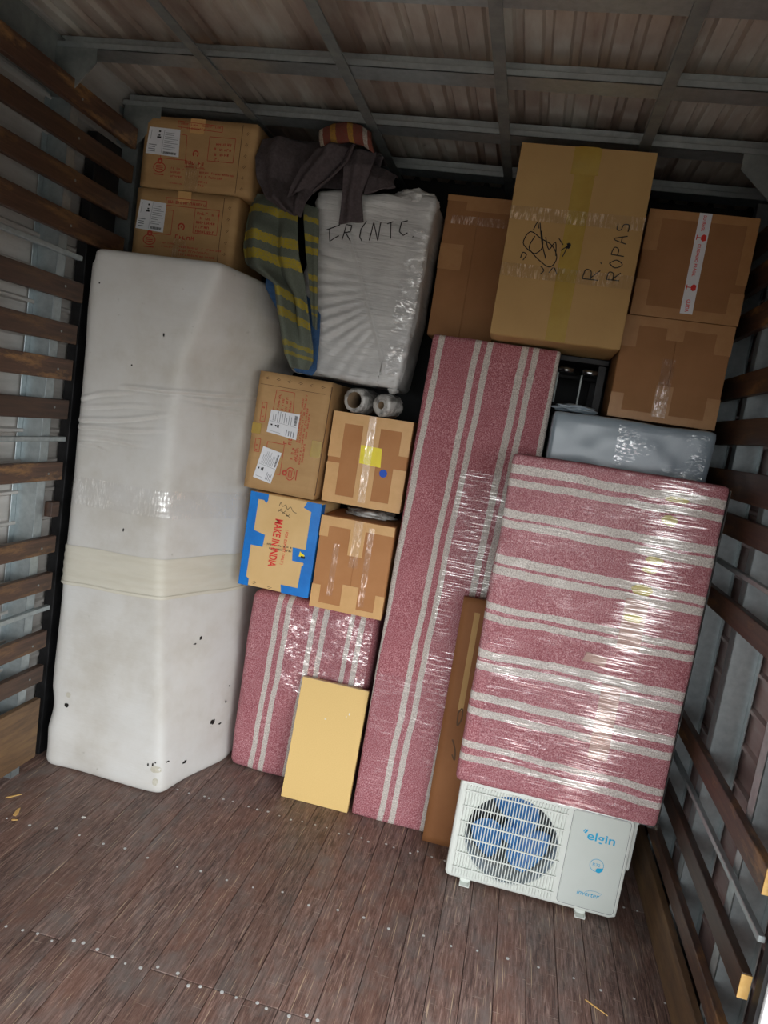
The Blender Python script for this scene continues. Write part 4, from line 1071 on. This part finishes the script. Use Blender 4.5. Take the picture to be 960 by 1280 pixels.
# ------------------------------------------------------------------ air conditioner outdoor unit
AC = empty('outdoor_unit', 'white air conditioner outdoor unit with blue fan on the floor', 'air conditioner', (-0.018, 2.482, 0.0), (0, 0, 0))
AW, AH, AD, ZB = 0.622, 0.398, 0.188, 0.014
hc = (0.213, 0.212); hr = 0.166
def ac_outline(inset, nseg=160):
    x0_, x1_, z0_, z1_ = inset, AW - inset, ZB + inset, AH - inset; r = 0.016
    pts = []
    for i in range(nseg):
        a = 2 * math.pi * i / nseg; dx, dz = math.cos(a), math.sin(a); t = 1e9
        if dx > 1e-9: t = min(t, (x1_ - hc[0]) / dx)
        if dx < -1e-9: t = min(t, (x0_ - hc[0]) / dx)
        if dz > 1e-9: t = min(t, (z1_ - hc[1]) / dz)
        if dz < -1e-9: t = min(t, (z0_ - hc[1]) / dz)
        x, z = hc[0] + dx * t, hc[1] + dz * t
        qx, qz = min(max(x, x0_ + r), x1_ - r), min(max(z, z0_ + r), z1_ - r)
        n = Vector((x - qx, z - qz))
        if n.length > 1e-9 and abs(x - qx) > 1e-9 and abs(z - qz) > 1e-9:
            n = n.normalized() * r; x, z = qx + n.x, qz + n.y
        pts.append((x, z))
    return pts
ns_ = 160
loops = [[(p[0], AD, p[1]) for p in ac_outline(0.0)], [(p[0], 0.010, p[1]) for p in ac_outline(0.0)], [(p[0], 0.003, p[1]) for p in ac_outline(0.003)], [(p[0], 0.0, p[1]) for p in ac_outline(0.010)],
         [(hc[0] + (hr + .006) * math.cos(2 * math.pi * i / ns_), 0.0, hc[1] + (hr + .006) * math.sin(2 * math.pi * i / ns_)) for i in range(ns_)],
         [(hc[0] + (hr + .002) * math.cos(2 * math.pi * i / ns_), -0.004, hc[1] + (hr + .002) * math.sin(2 * math.pi * i / ns_)) for i in range(ns_)],
         [(hc[0] + hr * math.cos(2 * math.pi * i / ns_), 0.0, hc[1] + hr * math.sin(2 * math.pi * i / ns_)) for i in range(ns_)],
         [(hc[0] + (hr - .004) * math.cos(2 * math.pi * i / ns_), 0.10, hc[1] + (hr - .004) * math.sin(2 * math.pi * i / ns_)) for i in range(ns_)]]
V = [p for L in loops for p in L]; Fc = []
for a in range(len(loops) - 1):
    for i in range(ns_):
        j = (i + 1) % ns_; Fc.append((a * ns_ + i, a * ns_ + j, (a + 1) * ns_ + j, (a + 1) * ns_ + i))
Fc.append(tuple(reversed(range(ns_))))
casing = mesh_obj('casing', V, Fc, 'white_plastic', AC)
bm = bmesh.new(); bm.from_mesh(casing.data); bmesh.ops.recalc_face_normals(bm, faces=bm.faces); bm.to_mesh(casing.data); bm.free()
MB().prism([(hc[0] + (hr - .003) * math.cos(2 * math.pi * i / 48), hc[1] + (hr - .003) * math.sin(2 * math.pi * i / 48)) for i in range(48)], 'Y', 0.101, 0.106).build('coil', 'ac_fin', AC)
fan = MB(); fan.prism([(hc[0] + 0.034 * math.cos(2 * math.pi * i / 24), hc[1] + 0.034 * math.sin(2 * math.pi * i / 24)) for i in range(24)], 'Y', 0.03, 0.085)
fan = fan.build('fan', 'fan_blue', AC, bevel=0.006)
def blade(a0):
    V = []; Fc = []; nr, na = 8, 12
    for i in range(nr + 1):
        r = 0.03 + (0.146 - 0.03) * i / nr
        spread = math.radians(40 + 62 * math.sin(math.pi * min(1.0, 0.25 + 0.6 * i / nr)))
        for j in range(na + 1):
            t = j / na; a = a0 + (t - 0.5) * spread + 0.35 * i / nr
            V.append((hc[0] + r * math.cos(a), 0.034 + 0.045 * t + 0.006 * math.sin(t * 3), hc[1] + r * math.sin(a)))
    for i in range(nr):
        for j in range(na):
            p = i * (na + 1) + j; Fc.append((p, p + 1, p + na + 2, p + na + 1))
    o = mesh_obj('fan_blade', V, Fc, 'fan_blue', fan, smooth=True)
    md = o.modifiers.new('thick', 'SOLIDIFY'); md.thickness = 0.003
    return o
for a in (math.radians(190), math.radians(70), math.radians(-50)): blade(a)
# grille: bars stand proud of the casing
vb = None; GX0, GX1 = 0.030, 0.388
nbar = 34
for i in range(nbar):
    x = GX0 + (GX1 - GX0) * i / (nbar - 1)
    if vb is None:
        vb = MB().box(-0.0016, 0.0016, -0.006, 0.0015, 0.030, 0.384).build('vertical_bar', 'white_plastic', AC); o = vb
    else: o = link_copy(vb, AC)
    o.location = (x, 0, 0)
hb = None
for i in range(6):
    z = 0.062 + i * 0.0605
    if hb is None:
        hb = MB().box(GX0 - 0.004, GX1 + 0.004, -0.0095, -0.006, -0.0024, 0.0024).build('cross_bar', 'white_plastic', AC); o = hb
    else: o = link_copy(hb, AC)
    o.location = (0, 0, z)
# recessed-looking service panel with printed marks
def rrect(x0_, x1_, z0_, z1_, r, n=6):
    pts = []
    for cx, cz, a0 in ((x1_ - r, z1_ - r, 0), (x0_ + r, z1_ - r, 90), (x0_ + r, z0_ + r, 180), (x1_ - r, z0_ + r, 270)):
        for i in range(n + 1):
            a = math.radians(a0 + 90 * i / n); pts.append((cx + r * math.cos(a), cz + r * math.sin(a)))
    return pts
pn = MB().prism(rrect(0.412, 0.606, 0.032, 0.388, 0.012), 'Y', -0.0025, 0.001).build('front_panel', 'ac_panel', AC, bevel=0.001)
g = MB(); P = rrect(0.4095, 0.6085, 0.0295, 0.3905, 0.014); g.ribbon(P + [P[0]], 0.0016, -0.0005); g.build('panel_seam', 'grey_ink', AC)
text_obj('logo', 'elgin', 0.096, 0.042, 'cyan_ink', AC, (0.518, -0.0032, 0.302), bold=0.010)
g = MB(); g.ribbon([(0.460, 0.312), (0.467, 0.327)], 0.006, -0.0032); g.ribbon([(0.454, 0.316), (0.459, 0.327)], 0.003, -0.0032); g.build('logo_accent', 'cyan_ink', AC)
g = MB(); cx, cz = 0.521, 0.203
g.ribbon([(cx + 0.0235 * math.cos(a), cz + 0.0235 * math.sin(a)) for a in np.linspace(-0.4, 5.0, 30)], 0.0018, -0.0032)
g.build('badge_ring', 'cyan_ink', AC)
g = MB(); g.prism([(cx - 0.002, cz - 0.018), (cx + 0.004, cz - 0.010), (cx + 0.024, cz - 0.006), (cx + 0.023, cz - 0.016), (cx + 0.014, cz - 0.026), (cx + 0.004, cz - 0.026)], 'Y', -0.0034, -0.0028); g.build('badge_leaf', 'cyan_ink', AC)
text_obj('badge_text', 'R32', 0.026, 0.011, 'cyan_ink', AC, (cx - 0.001, -0.0032, cz + 0.002))
text_obj('printed_word', 'inverter', 0.078, 0.017, 'cyan_ink', AC, (0.512, -0.0032, 0.088), bold=0.004, shear=0.15)
g = MB(); g.ribbon([(0.500, 0.095), (0.515, 0.103), (0.535, 0.105), (0.557, 0.101), (0.548, 0.086)], 0.0012, -0.0032); g.build('word_arc', 'cyan_ink', AC)
# feet, side valve cover
ft0 = None
for xx in (0.078, 0.497):
    for yy in (-0.022, AD - 0.055):
        if ft0 is None:
            ft0 = MB().box(-0.019, 0.019, 0.0, 0.045, 0.0, 0.004).box(-0.019, 0.019, 0.024, 0.028, 0.004, 0.017).box(-0.019, -0.015, 0.0, 0.028, 0.0, 0.012).box(0.015, 0.019, 0.0, 0.028, 0.0, 0.012).build('foot', 'white_plastic', AC, bevel=0.002); o = ft0
        else: o = link_copy(ft0, AC)
        o.location = (xx, yy, 0)
MB().box(AW, AW + 0.022, 0.05, 0.15, 0.18, 0.385).build('valve_cover', 'white_plastic', AC, bevel=0.006)

# ------------------------------------------------------------------ grey wrapped appliance behind
GA = empty('wrapped_slab', 'smooth grey plastic wrapped slab behind the wide striped panel', 'panel', (0.374, 2.785, 0.0))
def gd(p, n): return p + n * (0.005 * ns(p.x * 5, p.y * 5, p.z * 5) + 0.0025 * ns(p.x * 14, 3.0, p.z * 12))
V, Fc = rbox(0.59, 0.205, 1.778, 0.014, 0.02, gd); mesh_obj('plastic_cover', V, Fc, 'grey_plastic', GA, smooth=True)
film_sheet('stretch_film', GA, -0.05, 0.27, 1.40, 1.76, -0.008, 'film_steep', 0.014, 30, 30, 2.0, (5, 8))
crumple('crumpled_film', 'crumpled grey film lying on top of the grey wrapped slab', (0.16, 2.87, 1.782), (0.075, 0.05, 0.016), 'grey_plastic', 6.0, amp=0.4)

# dark rack that carries the upper boxes
RK = empty('metal_rack', 'dark metal rack with chrome bars in the gap behind the panels', 'rack', (-0.085, 3.02, 0.0))
rp0 = None
for xx in (-0.33, 0.33):
    for yy in (0.015, 0.36):
        if rp0 is None: rp0 = MB().box(-0.014, 0.014, -0.014, 0.014, 0, 1.985).build('upright', 'dark_metal', RK); o = rp0
        else: o = link_copy(rp0, RK)
        o.location = (xx, yy, 0)
sh = None
for zz in (0.15, 0.75, 1.35, 1.99):
    if sh is None: sh = MB().box(-0.352, 0.352, 0.0, 0.376, 0.0, 0.022).build('shelf', 'dark_metal', RK, bevel=0.003); o = sh
    else: o = link_copy(sh, RK)
    o.location = (0, 0, zz)
for zz in (1.80, 1.93): MB().tube([(-0.33, 0.02, zz), (0.33, 0.02, zz)], 0.011).build('bar', 'dark_metal', RK, True)
for xx in (0.19, 0.285):
    MB().tube([(xx - 0.03, 0.005, 1.955), (xx + 0.03, 0.005, 1.955)], 0.013, 10).build('chrome_sleeve', 'chrome', RK, True)
    MB().box(xx - 0.033, xx - 0.027, -0.004, 0.02, 1.82, 1.94).build('bracket', 'galv_dull', RK)

# ------------------------------------------------------------------ white plastic bundle with writing
WB = empty('plastic_bundle', 'bulky item wrapped in wrinkled white plastic with black handwriting', 'bundle', (-0.772, 2.855, 1.775), (0, 0.03, 0))
WW, WD, WH = 0.485, 0.30, 0.765
def wb_y(x, z):
    u = x + WW / 2
    d = 0.0
    diag = (x + 0.14) - (0.70 - z) * 0.48               # >0: right of the long film edge
    if diag < 0:
        ang = z + 0.25 * x
        d += 0.0055 * (abs(ns(x * 2.0, 7.0, ang * 26)) - 0.2) * min(1.0, -diag * 9)
        fan_c = math.atan2(z - 0.42, x - 0.20)
        d += 0.004 * math.sin(fan_c * 46 + 3 * ns(x * 4, 1, z * 4)) * min(1.0, -diag * 6) * (1 if 0.15 < z < 0.6 else 0.3)
    else:
        d += 0.0025 * ns(x * 3, 2.0, z * 30) * min(1, diag * 8)
        if x > 0.10: d += 0.007 * abs(ns(x * 18, 4.0, z * 24)) * min(1, (x - 0.10) * 10)
    d += 0.006 * math.exp(-(diag / 0.006) ** 2) * (1 if 0.05 < z < 0.7 else 0)
    d += 0.010 * ns(x * 3, 9.0, z * 3)
    if z > 0.62: d += 0.008 * ns(x * 7, 3.0, z * 16)
    return d
def wdisp(p, n):
    t = wb_y(p.x, p.z) if p.y < 0.03 else 0.008 * ns(p.x * 8, p.y * 8, p.z * 8)
    p = p + n * t
    if p.z > WH - 0.1:                                   # slumped, uneven top, highest at the right
        k = (p.z - (WH - 0.1)) / 0.1; p.z += k * (-0.035 + 0.035 * (p.x / WW + 0.5) + 0.012 * ns(p.x * 12, p.y * 12, 0))
    p.x -= 0.02 * max(0.0, (0.16 - p.z) / 0.16) * (1 if p.x > 0.15 else 0)
    return p
V, Fc = rbox(WW, WD, WH, 0.022, 0.0065, wdisp); mesh_obj('plastic_wrap', V, Fc, 'white_film', WB, smooth=True)
# bunched end at the upper right
def bunch(parent, loc, size, seed):
    bm = bmesh.new(); bmesh.ops.create_icosphere(bm, subdivisions=5, radius=1.0)
    for v in bm.verts:
        k = 1 + 0.25 * ns(v.co.x * 2 + seed, v.co.y * 2, v.co.z * 2) + 0.16 * abs(ns(v.co.x * 7, v.co.y * 7 + seed, v.co.z * 7))
        v.co = Vector((v.co.x * size[0], v.co.y * size[1], v.co.z * size[2])) * k
    me = bpy.data.meshes.new('bunched_end'); bm.to_mesh(me); bm.free(); me.materials.append(MT['white_film'])
    for p in me.polygons: p.use_smooth = True
    o = bpy.data.objects.new('bunched_end', me); COL.objects.link(o); o.parent = parent; o.location = loc
bunch(WB, (0.155, 0.07, WH - 0.02), (0.085, 0.07, 0.045), 1.0)
bunch(WB, (0.20, 0.05, 0.0), (0.02, 0.04, 0.018), 5.0)
film_sheet('loose_film', WB, 0.16, 0.245, 0.05, 0.62, -0.012, 'film_steep', 0.016, 16, 50, 8.0, (9, 22))
def wstroke(strokes):
    m = MB()
    for st in strokes:
        P = []
        for a, b in zip(st[:-1], st[1:]):
            for t in np.linspace(0, 1, 6, endpoint=False): P.append((a[0] + (b[0] - a[0]) * t, a[1] + (b[1] - a[1]) * t))
        P.append(st[-1])
        m.ribbon([(p[0], p[1], -wb_y(p[0], p[1]) - 0.004) for p in P], 0.0038, 0)
    return m
# E R E N T C . written in loose capitals climbing to the right
lt = [[[(0.022, .075), (-0.004, .07), (0.005, .0), (0.04, .028)], [(-0.005, .07), (0.045, .088)]] if False else [[(0.0, .045), (0.052, .072)], [(0.012, .052), (0.020, .004), (0.055, .03)]],
      [[(0.0, .0), (0.008, .06), (0.030, .062), (0.028, .035), (0.006, .03)], [(0.010, .03), (0.036, .0)]],
      [[(0.022, .078), (0.004, .045), (0.004, .015), (0.016, .0)]],
      [[(0.0, .0), (0.006, .07)], [(0.006, .07), (0.034, .004)], [(0.034, .004), (0.034, .075)]],
      [[(0.0, .058), (0.022, .07)], [(0.014, .066), (0.024, .004)]],
      [[(0.030, .066), (0.006, .058), (0.004, .02), (0.022, .008), (0.038, .02)]], [[(0.0, .0), (0.004, .004)]]]
px_ = [(-0.175, 0.530), (-0.105, 0.545), (-0.04, 0.553), (0.005, 0.560), (0.065, 0.575), (0.115, 0.590), (0.175, 0.596)]
allst = []
for (ox, oz), L in zip(px_, lt): allst += [[(ox + p[0], oz + p[1]) for p in st] for st in L]
wstroke(allst).build('handwriting', 'black_ink', WB)['kind'] = 'stuff'

# ------------------------------------------------------------------ rolls of stretch film
def film_roll(label, loc, d, L, r_out, r_in, seed):
    e = empty('film_roll', label, 'film roll', loc, group='rolls of stretch film')
    d = Vector(d).normalized(); a = d.orthogonal().normalized(); b = d.cross(a)
    prof = [(0, r_in), (0.001, r_in + 0.004), (-0.002, (r_in + r_out) / 2), (0.002, r_out - 0.004), (0.008, r_out), (L * .5, r_out * 1.01), (L - .008, r_out), (L, r_out - .005), (L, r_in), (L * .5, r_in), (0, r_in)]
    V = []; Fc = []; n = 72
    for t, r in prof:
        for i in range(n):
            w = 2 * math.pi * i / n; rr = r * (1 + 0.10 * ns(math.cos(w) * 3 + seed, math.sin(w) * 3, t * 30) + 0.05 * ns(math.cos(w) * 9, math.sin(w) * 9 + seed, t * 60)) if r > r_in + .001 else r
            q = d * t + a * math.cos(w) * rr + b * math.sin(w) * rr; V.append(tuple(q))
    for k in range(len(prof) - 1):
        for i in range(n):
            j = (i + 1) % n; Fc.append((k * n + i, k * n + j, (k + 1) * n + j, (k + 1) * n + i))
    mesh_obj('film_winding', V, Fc, 'foam_roll', e, smooth=True)
    V = []; Fc = []
    for t, r in ((0.004, r_in + .0005), (0.004, r_in - 0.003), (L - .004, r_in - .003), (L - .004, r_in + .0005)):
        for i in range(n):
            w = 2 * math.pi * i / n; V.append(tuple(d * t + a * math.cos(w) * r + b * math.sin(w) * r))
    for k in range(3):
        for i in range(n):
            j = (i + 1) % n; Fc.append((k * n + i, k * n + j, (k + 1) * n + j, (k + 1) * n + i))
    mesh_obj('core_tube', V, Fc, 'tube_core', e, smooth=True)
    return e
film_roll('clear film roll with an open cardboard core beside the printed carton', (-0.722, 2.875, 1.702), (0.25, 1, 0.02), 0.16, 0.052, 0.034, 1.0)
film_roll('small whitish film roll lying over the tape of the yellow-labelled box', (-0.603, 2.855, 1.697), (0.45, 1, 0.05), 0.10, 0.046, 0.016, 4.0)

# ------------------------------------------------------------------ blankets and cloth
def cloth(name, rows, mat, parent, nu=36, nv=60, folds=(), thick=0.006, rough=0.006, seed=0.0, ycurve=0.0):
    """rows: (xl, zl, xr, zr, y_left, y_right) from top to bottom; folds: (u centre, width, depth, v0, v1)"""
    R_ = np.array(rows, float); tt = np.linspace(0, 1, len(rows)); V = []; UV = []
    for j in range(nv + 1):
        v = j / nv
        # smooth interpolation
        xl, zl, xr, zr, yl, yr = [float(np.interp(v, tt, R_[:, c])) for c in range(6)]
        for i in range(nu + 1):
            u = i / nu
            x = xl + (xr - xl) * u; z = zl + (zr - zl) * u; y = yl + (yr - yl) * u
            for (uc, wd, dp, v0, v1) in folds:
                k = min(1, max(0, (v - v0) / 0.12)) * min(1, max(0, (v1 - v) / 0.12))
                y += dp * k * math.exp(-((u - uc) / wd) ** 2)
            y += rough * ns(x * 9 + seed, z * 9, seed) * 1.5 + rough * 0.5 * ns(x * 25, z * 25, seed)
            y -= ycurve * math.sin(math.pi * u)
            z += 0.006 * ns(x * 14, seed, v * 3) * (1 if j in (0, nv) else 0)
            V.append((x, y, z)); UV.append((u, v))
    Fc = [(j * (nu + 1) + i, j * (nu + 1) + i + 1, (j + 1) * (nu + 1) + i + 1, (j + 1) * (nu + 1) + i) for j in range(nv) for i in range(nu)]
    O = parent.location if parent is not None else Vector((0, 0, 0))
    o = mesh_obj(name, [(p[0] - O.x, p[1] - O.y, p[2] - O.z) for p in V], Fc, mat, parent, True, UV)
    md = o.modifiers.new('thickness', 'SOLIDIFY'); md.thickness = thick; md.offset = 0
    sd = o.modifiers.new('smooth', 'SUBSURF'); sd.levels = 0; sd.render_levels = 1
    return o
GB = empty('striped_blanket', 'grey-green blanket with yellow stripes hanging beside the white plastic bundle', 'blanket', (-1.1, 2.80, 1.79))
cloth('blanket_cloth', [(-1.235, 2.465, -1.03, 2.445, 2.825, 2.815), (-1.266, 2.415, -1.035, 2.385, 2.80, 2.785), (-1.266, 2.33, -1.015, 2.30, 2.775, 2.755), (-1.262, 2.25, -0.995, 2.215, 2.765, 2.75), (-1.235, 2.175, -0.965, 2.13, 2.755, 2.75),
                        (-1.105, 2.12, -0.945, 2.05, 2.745, 2.75), (-1.075, 2.02, -0.92, 1.96, 2.745, 2.755), (-1.045, 1.92, -0.90, 1.885, 2.75, 2.765), (-1.02, 1.84, -0.895, 1.825, 2.755, 2.775), (-0.975, 1.79, -0.915, 1.79, 2.765, 2.785)],
      'grey_stripe_cloth', GB, folds=[(0.33, 0.13, -0.045, 0.12, 1.2), (0.62, 0.07, 0.03, 0.1, 0.8), (0.95, 0.1, 0.022, 0.3, 1.2), (0.02, 0.10, 0.05, 0.0, 1.2)], rough=0.009, seed=2.0, thick=0.009)
cloth('blanket_cloth', [(-1.03, 2.44, -0.962, 2.425, 2.812, 2.806), (-1.012, 2.35, -0.945, 2.335, 2.806, 2.80), (-0.99, 2.25, -0.935, 2.24, 2.804, 2.798), (-0.962, 2.15, -0.922, 2.14, 2.804, 2.798), (-0.94, 2.05, -0.908, 2.045, 2.804, 2.80), (-0.918, 1.965, -0.898, 1.95, 2.804, 2.80)],
      'grey_stripe_cloth', GB, nu=20, folds=[(0.75, 0.2, -0.006, 0.0, 1.2)], rough=0.003, seed=12.0, thick=0.007)
BC = tag(cloth('blue_cloth', [(-1.155, 2.16, -1.06, 2.18, 2.826, 2.828), (-1.15, 2.10, -0.98, 2.10, 2.826, 2.828), (-1.09, 2.02, -0.90, 2.02, 2.826, 2.828), (-1.02, 1.90, -0.89, 1.90, 2.826, 2.828), (-0.995, 1.80, -0.885, 1.80, 2.826, 2.828), (-0.97, 1.778, -0.90, 1.774, 2.826, 2.828)],
               'blue_cloth', None, folds=[(0.5, 0.15, -0.004, 0, 1.2)], rough=0.002, seed=5.0, thick=0.005), 'blue cloth hanging beneath the yellow-striped blanket', 'cloth')
DB = empty('dark_blanket', 'dark brown-grey blanket heaped over the white plastic bundle under the roof', 'blanket', (-1.0, 2.85, 2.36))
cloth('blanket_fold', [(-1.215, 2.715, -0.98, 2.715, 2.93, 2.93), (-1.232, 2.66, -0.955, 2.68, 2.80, 2.84), (-1.235, 2.58, -0.945, 2.60, 2.755, 2.80), (-1.205, 2.49, -0.97, 2.50, 2.74, 2.78), (-1.14, 2.41, -0.985, 2.41, 2.70, 2.725), (-1.06, 2.372, -0.995, 2.355, 2.70, 2.715)],
      'dark_cloth', DB, folds=[(0.3, 0.12, -0.04, 0.1, 1.2), (0.62, 0.1, 0.03, 0.1, 0.6), (0.85, 0.1, -0.04, 0.2, 1.2)], rough=0.012, seed=3.0, thick=0.009)
cloth('blanket_fold', [(-0.975, 2.69, -0.845, 2.715, 2.86, 2.86), (-0.985, 2.63, -0.84, 2.66, 2.76, 2.77), (-1.02, 2.56, -0.855, 2.60, 2.735, 2.76), (-1.05, 2.49, -0.90, 2.54, 2.725, 2.755), (-1.065, 2.425, -0.965, 2.475, 2.72, 2.75)],
      'dark_cloth', DB, folds=[(0.4, 0.15, -0.03, 0.1, 1.2), (0.8, 0.1, 0.03, 0.0, 1.2)], rough=0.010, seed=8.0, thick=0.009)
cloth('blanket_fold', [(-0.90, 2.70, -0.77, 2.69, 2.93, 2.93), (-0.885, 2.655, -0.765, 2.655, 2.82, 2.83), (-0.877, 2.58, -0.765, 2.60, 2.785, 2.80), (-0.872, 2.47, -0.795, 2.49, 2.80, 2.805), (-0.872, 2.372, -0.775, 2.392, 2.815, 2.82)],
      'dark_cloth', DB, folds=[(0.5, 0.2, -0.02, 0.0, 1.2)], rough=0.006, seed=11.0, thick=0.010)
cloth('blanket_fold', [(-0.80, 2.66, -0.70, 2.62, 2.98, 2.98), (-0.785, 2.63, -0.69, 2.60, 2.88, 2.90), (-0.785, 2.57, -0.69, 2.565, 2.83, 2.86), (-0.79, 2.495, -0.675, 2.545, 2.815, 2.85)],
      'dark_cloth', DB, folds=[(0.6, 0.2, -0.015, 0.0, 1.2)], rough=0.006, seed=14.0, thick=0.009)
cloth('blanket_fold', [(-1.17, 2.72, -0.78, 2.70, 3.08, 3.08), (-1.18, 2.69, -0.76, 2.68, 2.93, 2.93), (-1.16, 2.60, -0.77, 2.60, 2.90, 2.91), (-1.14, 2.52, -0.79, 2.53, 2.88, 2.89)],
      'dark_cloth', DB, rough=0.012, seed=17.0, thick=0.009)
# rainbow border: a rolled strip peeking over the top; stripes run across its length
def rolled(name, parent, pts, hw, mat, nv=24, nu=14):
    V = []; UV = []; P = [Vector(p) for p in pts]; tt = np.linspace(0, 1, len(P))
    for j in range(nv + 1):
        v = j / nv; c = Vector([float(np.interp(v, tt, [p[a] for p in P])) for a in range(3)])
        for i in range(nu + 1):
            u = i / nu; a = (u - 0.5) * 2.6
            V.append(tuple(c + Vector((0.02 * (u - .5), -hw * math.cos(a) + 0.004 * ns(u * 5, v * 5, 1), -hw * 1.15 * math.sin(a))) - parent.location)); UV.append((u, v))
    Fc = [(j * (nu + 1) + i, j * (nu + 1) + i + 1, (j + 1) * (nu + 1) + i + 1, (j + 1) * (nu + 1) + i) for j in range(nv) for i in range(nu)]
    o = mesh_obj(name, V, Fc, mat, parent, True, UV)
    md = o.modifiers.new('thickness', 'SOLIDIFY'); md.thickness = 0.008
    return o
rolled('striped_border', DB, [(-0.985, 2.80, 2.675), (-0.93, 2.785, 2.695), (-0.87, 2.78, 2.705), (-0.82, 2.79, 2.70), (-0.775, 2.80, 2.68)], 0.034, 'rainbow_cloth')

# ------------------------------------------------------------------ litter on the floor
def splinter(label, x, y, L, w, a, mat='splinter', cat='splinter', name='wood_splinter', group=None):
    o = MB().prism([(-L / 2, -w * .2), (-L * .2, -w / 2), (L / 2, -w * .1), (L * .3, w * .4), (-L * .4, w / 2)], 'Z', 0, 0.002).build(name, mat)
    o.location = (x, y, 0.0012); o.rotation_euler = (0, 0, a)
    return tag(o, label, cat, group)
splinter('largest pale wood splinter on the floor below the kick board', -1.60, 2.19, 0.055, 0.016, 1.9)
splinter('thin wood splinter on the floor nearest the kick board corner', -1.68, 2.27, 0.06, 0.008, 0.9)
splinter('short wood splinter just in front of the largest splinter', -1.575, 2.145, 0.022, 0.008, 0.4)
splinter('torn white paper scrap at the floor edge by the wall', -1.70, 2.18, 0.05, 0.035, 0.6, 'paper', 'paper scrap', 'paper_scrap')
splinter('small white paper fleck on the floor before the white bundle', -1.37, 2.26, 0.018, 0.012, 0.2, 'paper', 'paper scrap', 'paper_scrap')
splinter('thin straw-coloured sliver on the floor near the air conditioner', 0.50, 2.06, 0.075, 0.004, -0.55)
